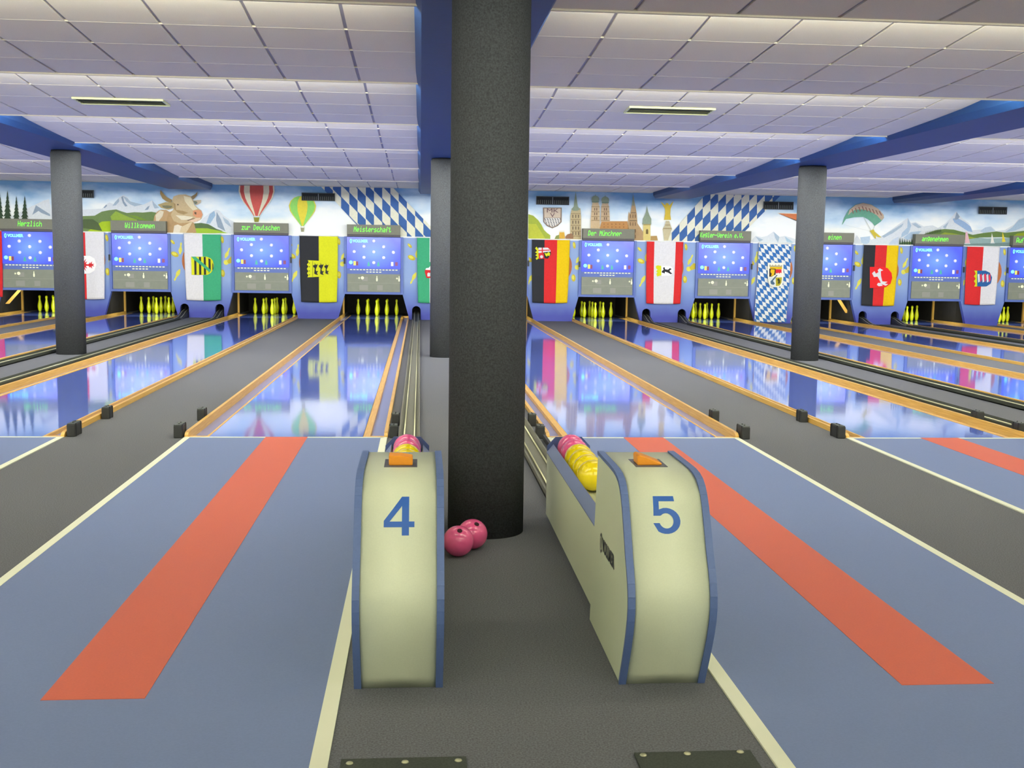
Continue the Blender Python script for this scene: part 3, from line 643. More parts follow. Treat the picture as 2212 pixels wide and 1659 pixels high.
def display(c, lane_label, latch):
    e = empty('scoring_display', (c, YF, .62), label=lane_label, cat='display', group='blue backlit scoring displays above the pin pits')
    def L(m, name, par=e): return m.build(name, par)
    z0 = .62
    f = MB()
    f.box((-.71, -.05, -.01), (-.655, .06, 1.375), CABIN); f.box((.655, -.05, -.01), (.71, .06, 1.375), CABIN)
    f.box((-.655, -.05, -.01), (.655, .06, .04), CABIN); f.box((-.655, -.02, .04), (.655, .06, 1.375), CABIN)
    L(f, 'frame')
    s = MB(); s.box((-.645, -.012, -.375), (.645, 0, .375), SCREEN); s = s.build('screen', e); s.location = (0, -.02, .985)
    # nine white pin lamps
    k = 1/88.2/8.295*1.0
    def q(u, v): return ((u-722)*.00137, 1.015-(v-335)*.001335)
    for (u, v) in [(722, 140), (550, 240), (895, 242), (380, 335), (722, 335), (1065, 340), (550, 437), (895, 437), (722, 530)]:
        x, z = q(u, v); m = MB(); m.lathe([(.039, 0), (.039, -.012), (.033, -.02), (.02, -.025), (.002, -.027)], (x, -.03, z), LAMPW, 14, 'y'); L(m, 'pin_lamp')
    x, z = q(320, 530); m = MB(); m.lathe([(.044, 0), (.044, -.012), (.03, -.018)], (x, -.03, z), CYAN, 14, 'y'); L(m, 'green_lamp')
    for (u, v, w_, h, col) in [(387, 545, 40, 76, (226, 216, 80)), (430, 548, 36, 72, (120, 40, 60)), (1045, 550, 42, 72, (220, 220, 236)), (1120, 548, 46, 66, (112, 46, 96))]:
        x, z = q(u, v); w2 = w_*.00137/2; h2 = h*.001335/2
        L(MB().box((x-w2, -.036, z-h2), (x+w2, -.03, z+h2), mat(col, .4, emit=.35)), 'signal_lamp')
    for u in (632, 803):
        x, z = q(u, 555); m = MB(); m.prism([(x-.034, z-.05), (x+.034, z-.05), (x+.012, z+.05), (x-.012, z+.05)], 'y', -.036, -.03, mat((50, 160, 150), .4, emit=.3)); L(m, 'arrow_lamp')
    m = MB()
    for j in range(15):
        x, z = q(325+j*56.8, 660); m.box((x-.026, -.038, z-.011), (x+.026, -.03, z+.011), CREAM)
    for j in range(5):
        x, z = q(608+j*56.8, 700); m.box((x-.026, -.038, z-.011), (x+.026, -.03, z+.011), CREAM)
    L(m, 'dash_lights')['kind'] = 'stuff'
    # makers name
    me = text_mesh('VOLLMER', .092, .001, .0035); me.materials.clear(); me.materials.append(CYAN)
    o = link(bpy.data.objects.new('maker_lettering', me), e); o.rotation_euler = (math.pi/2, 0, 0); x, z = q(485, 147); o.location = (x, -.034, z); o.scale = (.9, 1, 1)
    m = MB(); x, z = q(322, 147)
    m.prism([(x+.027*math.cos(a)*1.0, z+.055*math.sin(a)) for a in [t*math.pi/4+math.pi/8 for t in range(8)]], 'y', -.036, -.032, CYAN)
    m.box((x-.009, -.0375, z-.03), (x+.009, -.036, z+.03), mat((50, 90, 200), .5)); L(m, 'maker_emblem')
    # grey counter panel
    m = MB(); m.box((-.635, -.035, .05), (.635, -.018, .48), PANEL); p = L(m, 'counter_panel')
    m = MB(); m.box((-.635, -.037, .262), (.635, -.035, .267), mat((150, 154, 138), .5)); m.build('panel_seam', p)
    m = MB()
    for (u, v0, v1, w_) in [(545, 940, 1035, 150), (830, 940, 1035, 100), (565, 790, 870, 100)]:
        x = (u-722)*.00137; m.box((x-w_*.00137/2, -.0365, .48-(v1-735)*.0013), (x+w_*.00137/2, -.035, .48-(v0-735)*.0013), mat((138, 140, 128), .5))
    m.build('digit_window', p)
    def ic(u, v): return ((u-722)*.00137, .48-(v-735)*.0013)
    m = MB(); x, z = ic(522, 808); m.poly(ellipse(x, z, .038, .038, y=-.037), CREAM)
    for uu in (465, 1130):
        x, z = ic(uu, 812)
        m.poly([(x+(.03 if t % 2 == 0 else .013)*math.cos(t*math.pi/6), -.037, z+(.03 if t % 2 == 0 else .013)*math.sin(t*math.pi/6)) for t in range(12)], CREAM)
    for uu in (777, 1168):
        x, z = ic(uu, 818)
        pr = [(-.065, .014), (-.03, .02), (.0, .018), (.03, .008), (.05, .011), (.065, .006)]
        m.poly([(x+w_, -.037, z+t) for t, w_ in pr]+[(x-w_, -.037, z+t) for t, w_ in reversed(pr)], CREAM)
    m.build('panel_symbols', p)['kind'] = 'stuff'
    L(MB().box((latch*.70-.02, -.07, .72), (latch*.70+.02, -.05, .86), DARK), 'latch')
    return e
dispdesc = {1: ('under the sign Herzlich, cut by the left column', 1), 2: ('under the sign Willkommen, left of the white and green flag', -1), 3: ('under the sign zur Deutschen', 1), 4: ('under the sign Meisterschaft', -1), 5: ('under a blank sign, hidden behind the thick middle column', 1),
            6: ('under the sign Der Münchner', -1), 7: ('under the sign Kegler-Verein e.V.', 1), 8: ('under the sign einen, cut by the right column', 1), 9: ('under the sign angenehmen', 1), 10: ('under the sign Auf at the right edge', -1)}
first = None
for i, (c, s) in LANES.items():
    lab = 'blue backlit scoring display '+dispdesc[i][0]
    if first is None: first = display(c, lab, dispdesc[i][1])
    else:
        d = copy_tree(first, (c, YF, .62)); d['label'] = lab
        for ch in d.children:
            if ch.name.startswith('latch'): ch.location.x = (0 if dispdesc[i][1] == 1 else -1.4)
TXT = {1: ('Herzlich', 65.5), 2: ('Willkommen', 302.9), 3: ('zur Deutschen', 564), 4: ('Meisterschaft', 805.5), 5: ('', 0), 6: ('Der Münchner', 1307.8), 7: ('Kegler-Verein e.V.', 1561), 8: ('einen', 1805), 9: ('angenehmen', 2022), 10: ('Aufenthalt', 2226)}
for i, (c, s) in LANES.items():
    txt, u = TXT[i]
    e = empty('message_sign', (c, YF, 2.045), label=('grey electronic sign reading %s in green' % txt) if txt else 'grey blank electronic sign hidden behind the thick middle column', cat='sign', group='electronic message signs over the displays')
    m = MB(); m.box((-.637, -.13, 0), (.637, .05, .235), SIGN); m.box((-.637, -.10, -.05), (.637, .05, 0), mat((84, 80, 84), .7)); m.build('housing', e)
    if txt:
        x = ray_at(u, 495, YF-.13)[0]-c
        pt = .0695 if len(txt) < 15 else .0615
        led_text(txt, x, .125, pt, .125 if len(txt) < 15 else .12, -.13).build('lettering', e)['kind'] = 'stuff'
# ------------------------------------------------------------------ flags
def flag(u0, u1, vtop, vbot, cols, label, shift=(0, 0), zb=None):
    x0 = ray_at(u0, vtop, YF-.05)[0]; x1 = ray_at(u1, vtop, YF-.05)[0]; c = (x0+x1)/2; hw = (x1-x0)/2
    z1 = 2.0; z0 = zb if zb is not None else 2.0-(vbot-vtop)/88.2
    e = empty('flag', (c, YF-.05, z0), label=label, cat='flag', group='state flags hung between the displays')
    NX, NZ = 24, 30; H = z1-z0
    ph = random.random()*6
    def P(s_, t):   # s_ 0..1 across, t 0..1 down
        x = -hw+2*hw*s_; x *= 1-.07*t*t; x += shift[0]*t
        y = -.015-.013*t*math.sin(s_*9+ph)-.006*t*math.sin(s_*17+2*ph)-.02*max(0, t-.75)*math.sin(s_*3.14)
        z = H*(1-t)-.012*math.sin(s_*3.14)*t
        return (x, y, z)
    m = MB()
    for a in range(NX):
        col = cols((a+.5)/NX)
        for b in range(NZ):
            p = [P(a/NX, b/NZ), P((a+1)/NX, b/NZ), P((a+1)/NX, (b+1)/NZ), P(a/NX, (b+1)/NZ)]
            m.add(p, [(0, 3, 2, 1)], mat(col, .8, noise=.06, nscale=30, spec=.2), True)
    o = m.build('cloth', e); sd = o.modifiers.new('thickness', 'SOLIDIFY'); sd.thickness = .003; sd.offset = -1
    MB().tube([(-hw-.01, -.013, H+.0), (hw+.01, -.013, H+.0)], .012, mat((238, 240, 236), .6)).build('top_rod', e)
    def emblem(parts, crop=None, name='coat_of_arms'):
        m = MB(); d = 0; polys = []; front = 0
        for (rgb, pts) in parts:
            d += 1
            q = []
            for (u, v) in pts:
                x, z = ray_at(u, v, YF-.07); x -= c
                for (a_, za_), (b_, zb_) in zip(LEDGE, LEDGE[1:]):
                    if a_ <= x+c <= b_: z += 2.0-(za_+(zb_-za_)*(x+c-a_)/(b_-a_))
                t = (z1-z)/H; s_ = (x/(1-.07*t*t)+hw)/(2*hw)
                yy = P(min(max(s_, 0), 1), t)[1]
                front = min(front, yy); q.append((x, -.0012*d, z-z0))
            polys.append((rgb, q))
        for rgb, q in polys: m.poly([(x, y+front-.006, z) for x, y, z in q], mat(rgb, .8, spec=.2))
        return m.build(name, e, fix=False)
    return emblem
BK = (44, 46, 50); YE = (206, 210, 34); GO = (220, 186, 16); RE = (204, 44, 46); WH = (216, 216, 218); GR = (62, 160, 116)
def bands(*c): return lambda s: c[min(int(s*len(c)), len(c)-1)]
def cr(crop):
    ox, oy, s = CROPS.get(crop, crop) if isinstance(crop, str) else crop
    return lambda *pts: [(ox+a/s, oy+b/s) for a, b in pts]
# far left
flag(-78, 4, 503, 640, bands(WH, WH, RE), 'sliver of a red flag at the left edge of the picture')
em = flag(143, 225, 504, 643, lambda s: RE if s < .5 else WH, 'red and white flag with a red eagle, right of the left column')
A = cr('A'); 
em([((240, 240, 238), A((700, 790), (740, 775), (860, 775), (905, 800), (922, 860), (905, 915), (860, 945), (740, 948), (700, 930))),
    (RE, A((715, 862), (735, 790), (748, 832), (762, 780), (768, 826), (786, 776), (785, 826), (808, 784), (800, 832), (826, 800), (812, 840), (836, 826), (822, 852), (846, 856), (866, 832), (862, 850), (884, 826), (878, 852), (904, 850), (890, 862), (904, 876), (878, 872), (884, 898), (862, 876), (866, 894), (846, 870), (822, 872), (836, 898), (812, 884), (826, 926), (800, 892), (808, 940), (785, 898), (786, 946), (768, 898), (762, 944), (748, 892), (735, 936)))])
em = flag(397, 477, 504, 643, lambda s: WH if s < .5 else GR, 'white and green flag with a black and yellow striped shield', shift=(.01, 0))
S = cr((360, 500, 8.295))
prt = [(YE, S((440, 458), (720, 458), (790, 485), (830, 530), (845, 600), (835, 680), (800, 740), (740, 780), (700, 785), (450, 785)))]
for x in (495, 580, 665, 750): prt.append((BK, S((x, 462+(x == 750)*22), (x+38, 462+(x == 750)*40), (x+44, 780-(x == 750)*80), (x+6, 782-(x == 750)*30))))
prt.append((BK, S((822, 560), (838, 600), (838, 680), (822, 700))))
prt.append((GR, S((445, 458), (520, 458), (640, 560), (800, 700), (770, 735), (620, 610), (500, 520))))
em(prt)
em = flag(647, 730, 506, 646, lambda s: BK if s < .5 else YE, 'black and yellow flag with three black lions on a crowned shield', shift=(.0, 0))
S = cr((620, 500, 7.9))
prt = [(YE, S((355, 482), (550, 492), (640, 505), (700, 540), (730, 610), (710, 690), (660, 740), (560, 765), (350, 775), (365, 740), (342, 705), (365, 670), (338, 630), (365, 590), (340, 555), (370, 520))),
       (BK, S((436, 500), (442, 500), (442, 765), (436, 765)))]
for y in (530, 595, 665, 733): prt.append((BK, S((382, y-8), (398, y), (382, y+10), (374, y))))
for x in (440, 540, 632):
    k = .9 if x == 632 else 1
    prt.append((BK, S(*[(x+a*k, 630+(b-630)*k) for a, b in [(5, 570), (35, 560), (30, 520), (50, 560), (78, 555), (90, 540), (70, 600), (50, 640), (60, 670), (95, 665), (70, 700), (90, 735), (50, 725), (25, 710), (30, 660), (35, 620), (10, 600)]])))
em(prt)
em = flag(901, 982, 511, 650, bands(GR, WH, RE), 'green, white and red flag with a red shield, cut by the middle column')
S = cr((880, 500, 10.37))
em([(GR, S((470, 665), (620, 665), (620, 800), (440, 820))), ((240, 240, 236), S((405, 835), (420, 805), (480, 795), (515, 750), (600, 760), (690, 840), (405, 845))), (RE, S((395, 840), (520, 845), (700, 840), (660, 1020), (430, 1025), (392, 900))), (WH, S((445, 930), (465, 900), (500, 910), (560, 890), (600, 980), (450, 990)))])
em = flag(1149, 1231, 516, 652, bands(BK, RE, GO), 'black, red and gold flag with a small shield near the top corner', shift=(.0, 0))
S = cr('C')
em([(YE, S((170, 730), (185, 712), (205, 740), (210, 830), (185, 848), (175, 830), (195, 815), (172, 800), (192, 785), (170, 770), (190, 755))), (WH, S((204, 722), (300, 722), (325, 745), (330, 770), (205, 778))), (RE, S((238, 722), (250, 722), (250, 778), (238, 778))), (RE, S((204, 746), (318, 742), (322, 752), (204, 756))), (RE, S((204, 778), (262, 772), (268, 835), (210, 838))), (BK, S((255, 770), (330, 762), (332, 790), (300, 835), (266, 830))),
    (YE, S((265, 775), (290, 782), (310, 765), (325, 785), (315, 810), (300, 800), (290, 815), (275, 800))), (WH, S(*[(236+16*math.cos(t), 815+16*math.sin(t)) for t in [k*math.pi/6 for k in range(12)]]))])
em = flag(1397, 1476, 520, 655, lambda s: RE if s < .2 or s > .8 else WH, 'red, white and red flag with a black bear')
em([(YE, S((1405, 910), (1425, 900), (1460, 905), (1465, 1000), (1420, 1015), (1410, 985), (1425, 975), (1408, 960), (1425, 945), (1408, 930))), ((246, 246, 246), S((1462, 905), (1555, 908), (1580, 930), (1584, 970), (1560, 1005), (1462, 1010))), (BK, S((1465, 960), (1485, 945), (1478, 925), (1495, 918), (1500, 940), (1530, 945), (1550, 928), (1568, 938), (1545, 955), (1560, 975), (1574, 980), (1560, 992), (1530, 975), (1500, 965), (1495, 985), (1480, 975), (1470, 978)))])
# long checked banner
x0 = ray_at(1639, 527, YF-.05)[0]; x1 = ray_at(1709, 527, YF-.05)[0]
def lozflag():
    c = (x0+x1)/2; hw = (x1-x0)/2; z0 = .035; H = 2.0-z0
    e = empty('banner', (c, YF-.05, z0), label='long blue and white checked banner with a crest reaching the floor', cat='flag')
    def P(x, z):
        t = 1-z/H; s_ = (x+hw)/(2*hw); xx = x-.03*t+.02*math.sin(t*6)*t
        return (xx, -.02-.02*t*math.sin(s_*8+t*3), z+(.0))
    m = MB(); NX, NZ = 18, 44; wm = mat((228, 230, 224), .8, noise=.06, nscale=30, spec=.2)
    for a in range(NX):
        for b in range(NZ):
            xa, xb = -hw+2*hw*a/NX, -hw+2*hw*(a+1)/NX; za, zb = H*b/NZ, H*(b+1)/NZ
            m.add([P(xa, za), P(xb, za), P(xb, zb), P(xa, zb)], [(0, 1, 2, 3)], wm, True)
    o = m.build('cloth', e); sd = o.modifiers.new('thickness', 'SOLIDIFY'); sd.thickness = .003; sd.offset = -1
    MB().tube([(-hw-.01, -.018, H), (hw+.01, -.018, H)], .012, wm).build('top_rod', e)
    m = MB(); bl = mat((52, 108, 172), .8, noise=.08, nscale=30, spec=.2)
    reg = [(-hw, 0), (hw, 0), (hw, H-.03), (-hw, H-.03)]
    # lozenge lattice from the print: two step vectors
    va = Vector((.076, -.062)); vb = Vector((.045, .105))
    va = Vector((.0795, .0725)); vb = Vector((.037, -.109))
    ux = Vector((.102, -.036)); uy = Vector((.034, -.111))
    for i in range(-40, 60):
        for j in range(-60, 60):
            # corners: ux and uy are the lozenge edges; blue where i+j even
            if (i+j) % 2: continue
            o_ = Vector((-hw, H))+ux*i+uy*j
            pg = clip([tuple(o_), tuple(o_+ux), tuple(o_+ux+uy), tuple(o_+uy)], reg)
            if len(pg) > 2:
                q = [(lambda t: (t[0], t[1]-.012, t[2]))(P(*k)) for k in pg]; m.poly(q, bl)
    m.build('blue_lozenges', e, fix=False)
    m = MB(); d = [0]
    def sh(rgb, *pts):
        d[0] += 1; q = []
        for a, b in pts:
            u, v = 1640+a/16.59, 540+b/16.59; x, z = wall_at(u, v, YF-.07); x -= c; z -= z0
            q.append((x, -.062-.0012*d[0], z))
        m.poly(q, mat(rgb, .8, spec=.2))
    sh((236, 236, 216), (290, 410), (850, 410), (850, 900), (830, 1150), (760, 1250), (640, 1290), (450, 1270), (330, 1180), (290, 900))
    sh((176, 168, 130), (335, 500), (370, 465), (420, 520), (460, 470), (510, 520), (570, 465), (620, 520), (690, 465), (740, 520), (810, 480), (800, 600), (370, 600))
    sh((214, 176, 20), (370, 560), (800, 560), (800, 640), (370, 640))
    sh((60, 46, 40), (340, 620), (570, 620), (570, 830), (430, 910), (340, 910)); sh((220, 178, 30), (400, 640), (540, 650), (530, 760), (500, 860), (400, 900), (430, 800), (380, 740))
    sh((206, 44, 52), (570, 645), (780, 645), (780, 790), (740, 760), (700, 800), (660, 760), (620, 800), (570, 770)); sh((232, 226, 214), (570, 790), (780, 800), (780, 930), (600, 930))
    sh((214, 220, 214), (330, 920), (450, 920), (560, 1000), (550, 1240), (450, 1230), (370, 1150)); sh((70, 100, 128), (380, 1080), (600, 840), (640, 850), (470, 1060), (540, 1150), (490, 1200), (400, 1170))
    sh((170, 160, 40), (570, 940), (790, 930), (770, 1130), (700, 1230), (580, 1240)); sh((60, 60, 30), (620, 1010), (680, 960), (730, 1040), (720, 1150), (640, 1160), (660, 1080))
    m.build('coat_of_arms', e, fix=False)
lozflag()
em = flag(1866, 1941, 531, 665, bands(BK, RE, GO), 'black, red and gold flag with a leaping white horse', shift=(-.02, 0))
S = cr('E')
em([((222, 40, 42), S((468, 835), (600, 835), (650, 850), (690, 900), (697, 950), (680, 1010), (630, 1045), (560, 1052), (468, 1050))),
    (WH, S((490, 900), (515, 878), (530, 905), (555, 890), (548, 868), (570, 850), (605, 872), (580, 880), (582, 930), (595, 985), (650, 990), (620, 1005), (655, 1015), (630, 1030), (585, 1012), (600, 1030), (560, 1035), (540, 1020), (550, 1000), (580, 1000), (560, 960), (545, 935), (510, 940)))])
em = flag(2089, 2159, 538, 667, lambda s: RE if s < .5 else WH, 'red and white flag with a striped lion on a blue shield', shift=(-.01, 0))
prt = [(YE, S((1535, 885), (1570, 890), (1570, 1050), (1535, 1050), (1548, 1020), (1532, 995), (1550, 970), (1532, 945), (1550, 920))), ((40, 92, 150), S((1565, 888), (1650, 888), (1695, 910), (1718, 960), (1705, 1020), (1660, 1050), (1565, 1050)))]
for k in range(6):
    x = 1570+k*22; prt.append(((220, 60, 80) if k % 2 else WH, S((x, 925+(k % 3)*8), (x+18, 920), (x+22, 1000-(k % 2)*20), (x+6, 1010))))
em(prt)
# ------------------------------------------------------------------ lanes
lane_desc = {1: 'farthest left, ending under the sign Herzlich', 2: 'ending under the sign Willkommen', 3: 'ending under the sign zur Deutschen', 4: 'ending under the sign Meisterschaft', 5: 'its far end hidden by the middle column', 6: 'ending under the sign Der Münchner', 7: 'ending under the sign Kegler-Verein e.V.',
             8: 'ending under the sign einen', 9: 'ending under the sign angenehmen', 10: 'farthest right, ending under the sign Auf'}
def lane(i):
    c, s = LANES[i]
    e = empty('bowling_lane', (c, 0, 0), label='glossy blue skittle lane with wooden kerbs, '+lane_desc[i], cat='lane', group='glossy skittle lanes')
    LA, LB = -.66, .66            # glossy surface, kerb and gutters outside of it; s = inner side
    def X(v): return v*s
    def B(x0, x1, y0, y1, z0, z1, mt, name, bev=0, par=e):
        x0, x1 = sorted((X(x0), X(x1))); return MB().box((x0, y0, z0), (x1, y1, z1), mt).build(name, par, bev)
    B(-.655, .635, .02, 19.95, -.1, -.001, LANE, 'lane_surface')
    B(-.675, -.655, .02, 19.7, -.1, .001, WOOD, 'outer_edge_strip')
    B(.639, .695, .02, 19.7, -.1, .001, WOOD, 'inner_edge_strip')
    B(-.82, -.675, .09, 19.7, -.1, -.035, GUTTER, 'gutter'); B(.695, .82, .09, 19.7, -.1, -.035, GUTTER, 'gutter')
    B(-.82, -.675, .0, .09, -.1, .001, WOOD, 'end_block'); B(.695, .82, .0, .09, -.1, .001, WOOD, 'end_block')
    B(.695, .82, 19.45, 19.7, -.1, .001, WOOD, 'end_block')
    B(-.675, .695, 0, .02, -.1, .001, WHITE, 'threshold')
    for (a, b, zt, nm) in ((-.848, -.818, .046, 'outer_kerb'), (.818, .848, .044, 'inner_kerb')):
        m = MB(); x0, x1 = sorted((X(a), X(b)))
        m.prism([(0, -.1), (19.7, -.1), (19.7, zt), (.08, zt), (.03, zt-.006), (0, zt*.45)], 'x', x0, x1, WOOD); m.build(nm, e)
    B(-.84, .84, 19.95, 21.55, -.1, -.03, PIT, 'pit_floor')
    return e
for i in LANES: lane(i)
# approaches
app_desc = {1: 'far left behind the picture edge', 2: 'second from the left, outside the picture edge', 3: 'blue approach with white borders at the left edge of the picture', 4: 'blue approach with a red stripe left of the cabinet numbered 4', 5: 'blue approach with a red stripe right of the cabinet numbered 5', 6: 'blue approach at the right edge beyond the grey carpet strip', 7: ''}
for i in (3, 4, 5, 6):
    c, s = LANES[i]; e = empty('approach', (c, 0, 0), label=app_desc[i], cat='floor mat', group='blue approaches before the lanes')
    Y0 = -7.6; H = .006
    MB().box((-.80, Y0, 0), (.80, -.03, H), MATBLUE).build('mat_surface', e)
    MB().box((-.175, -5.64, H), (.175, -.03, H+.0015), STRIPE).build('red_stripe', e)
    wi, wo = .055, .047
    li, lo = (-.845, -.845+(wi if s < 0 else wo)), (.845-(wi if s > 0 else wo), .845)
    MB().box((li[0], Y0, .0), (li[1], 0, H+.001), WHITE).build('side_line', e); MB().box((lo[0], Y0, .0), (lo[1], 0, H+.001), WHITE).build('side_line', e)
    MB().box((-.80, -.035, .0), (-.175, 0, H+.001), WHITE).build('foul_line', e); MB().box((.175, -.035, .0), (.80, 0, H+.001), WHITE).build('foul_line', e)
    MB().box((-.175, -.03, .0), (.175, 0, H+.001), STRIPE).build('stripe_end', e)
# ------------------------------------------------------------------ ball return tracks
OLIVE = mat((104, 104, 92), .75, noise=.15, nscale=70); OLD = mat((52, 56, 44), .6, noise=.15, nscale=50)
tdesc = {2: 'left of the left column', 3: 'right of the left column', 4: 'just left of the middle column', 5: 'just right of the middle column', 6: 'left of the right column', 7: 'right of the right column', 8: 'before the leaping horse flag', 9: 'under the leaping horse flag, right one', 1: 'at the far left edge', 10: 'beyond the right edge of the picture'}
for i, (c, s) in LANES.items():
    x = c+s*(HW+TOFF(i)); e = empty('ball_return_track', (x, 0, 0), label='dark ball return track with two thin light rods, '+tdesc[i], cat='ball return', group='ball return tracks')
    ys = -2.87 if i in (4, 5) else -.02; w_ = .09
    ye = 17.0; 
    m = MB(); m.box((-w_, ys, 0), (w_, ye, .012), OLIVE)
    for sg in (-1, 1):
        m.prism([(sg*w_, 0), (sg*(w_), .048), (sg*(w_-.012), .05), (sg*(w_-.03), .012), (sg*(w_-.03), 0)], 'y', ys, ye, OLD if i not in (4, 5) else OLIVE)
    # ramp rising into the hole
    pts = [(ye, 0), (ye+.35, .02), (ye+.6, .07), (ye+.8, .13), (18.4, .2), (18.4, 0)]
    m.prism(pts, 'x', -.09, .09, DARK)
    m.build('channel', e)
    for k in (-.043, .043):
        MB().tube([(k, ys, .024), (k, ye, .024), (k, ye+.35, .045), (k, ye+.6, .095), (k, ye+.8, .15), (k, 18.4, .22)], .0065, METAL).build('rod', e)
    m = MB(); m.box((-.14, 18.44, 0), (.14, 18.48, .45), PIT)
    for sg in (-1, 1): m.box((sg*.122-.012, YM+.07, 0), (sg*.122+.012, 18.44, .45), PIT)
    m.box((-.134, YM+.07, .38), (.134, 18.44, .40), PIT); m.build('hole_lining', e)
# side guard of the track beside approach 5
m = MB(); m.box((1.048, -1.2, .008), (1.072, -.12, .05), DARK); tag(m.build('track_guard'), 'low dark guard strip beside the approach right of the middle column', 'guard')
# ------------------------------------------------------------------ sensor boxes at the lane starts
def sensor(x, y, label, ln=.15):
    e = empty('sensor_box', (x, y, 0), label=label, cat='sensor', group='black sensor boxes beside the lane starts')
    m = MB(); m.box((-.034, -ln/2, 0), (.034, ln/2, .105), DARK); m.build('body', e, .006)
    m = MB(); m.box((-.037, -ln/2+.03, .0), (.037, -ln/2+.036, .11), mat((20, 20, 22), .5)); m.box((-.037, ln/2-.036, .0), (.037, ln/2-.03, .11), mat((20, 20, 22), .5)); m.build('seam_bands', e)
    MB().box((-.03, -ln/2+.005, .105), (.03, ln/2-.005, .112), mat((70, 76, 72), .6)).build('lid', e, .003)
    for yy in (-.035, .035): MB().lathe([(.006, 0), (.006, .006)], (0, yy, .112), mat((20, 22, 22), .5), 8).build('screw', e)
c4, c3, c5, c6 = LANES[4][0], LANES[3][0], LANES[5][0], LANES[6][0]
sensor(c4-.895, .06, 'black sensor box at the left front corner of the lane left of cabinet 4', .2)
sensor(c4-.895, 1.02, 'smaller-looking black sensor box behind the one at the left front of the middle-left lane')
sensor(c4+.90, .03, 'black sensor box nearest behind the balls of cabinet 4', .12)
sensor(c4+.90, .72, 'second black sensor box behind the balls of cabinet 4', .12)
sensor(c3+.895, .12, 'large black sensor box at the left, beside the white line corner', .2)
sensor(c3+.895, 1.12, 'black sensor box at the left, farther along the wooden kerb')
sensor(c5-.90, .02, 'black sensor box between the middle column and the balls of cabinet 5', .14)
sensor(c5-.90, .72, 'black sensor box peeking out behind the middle column', .12)
sensor(c5+.895, .04, 'black sensor box at the right front corner of the lane right of cabinet 5', .2)
sensor(c5+.895, 1.02, 'black sensor box farther back beside the lane right of cabinet 5')
sensor(c6-.895, .08, 'large black sensor box on the grey carpet at right, nearer one', .2)
sensor(c6-.895, 1.02, 'black sensor box on the kerb at right, farther one')
sensor(c6+.878, 1.02, 'black sensor box on the far wooden kerb near the right edge')
sensor(c6+.878, .25, 'black sensor box cut by the right edge of the picture')
# ------------------------------------------------------------------ pins
PR = [(0, .0), (.028, .002), (.036, .03), (.046, .07), (.053, .11), (.0535, .14), (.05, .18), (.04, .23), (.029, .28), (.0235, .315), (.024, .335), (.03, .36), (.032, .38), (.028, .398), (.016, .412), (.004, .417)]
m = MB(); m.lathe([(max(r, .001), z) for r, z in PR], (0, 0, 0), PINM, 20)
proto = m.build('ninepin')
spots = [(0, 0, 'front point'), (-.25, .25, 'second row, left'), (.25, .25, 'second row, right'), (-.5, .5, 'left corner'), (0, .5, 'centre'), (.5, .5, 'right corner'), (-.25, .75, 'fourth row, left'), (.25, .75, 'fourth row, right'), (0, 1.0, 'back point')]
sgn = {1: 'Herzlich', 2: 'Willkommen', 3: 'zur Deutschen', 4: 'Meisterschaft', 5: '', 6: 'Der Münchner', 7: 'Kegler-Verein', 8: 'einen', 9: 'angenehmen', 10: 'Auf'}
POFF = {1: 0, 2: -.0, 3: .035, 4: .01, 5: 0, 6: -.027, 7: -.03, 8: 0, 9: 0, 10: .03}
used = False
for i, (c, s) in LANES.items():
    for (dx, dy, nm) in spots:
        o = proto if not used else proto.copy()
        if used: COL.objects.link(o)
        used = True
        o.location = (c+POFF[i]+dx, 19.45+dy, 0 if dy <= .5 else -.0)
        o.rotation_euler = (0, 0, random.random()*6)
        lab = 'yellow pin under the sign %s, %s of the diamond' % (sgn[i], nm) if sgn[i] else 'yellow pin behind the middle column, %s of the diamond' % nm
        tag(o, lab, 'pin', 'yellow pins under the sign '+sgn[i] if sgn[i] else 'yellow pins behind the middle column')
for i, (c, s) in LANES.items():   # plates the rear pins stand on, and the pit's own lamp behind the header
    m = MB(); m.box((c-.66, 19.95, -.03), (c+.66, 20.7, -.001), mat((34, 40, 60), .2)); m.build('pin_plate', wall_back)
    L = bpy.data.lights.new('pit_lamp', 'AREA'); L.shape = 'RECTANGLE'; L.size = 1.2; L.size_y = .05; L.energy = 20; L.color = (1, 1, .8)
    q = bpy.data.objects.new('pit_lamp', L); COL.objects.link(q); q.location = (c, 18.15, .61); q.rotation_euler = (math.radians(62), 0, 0)
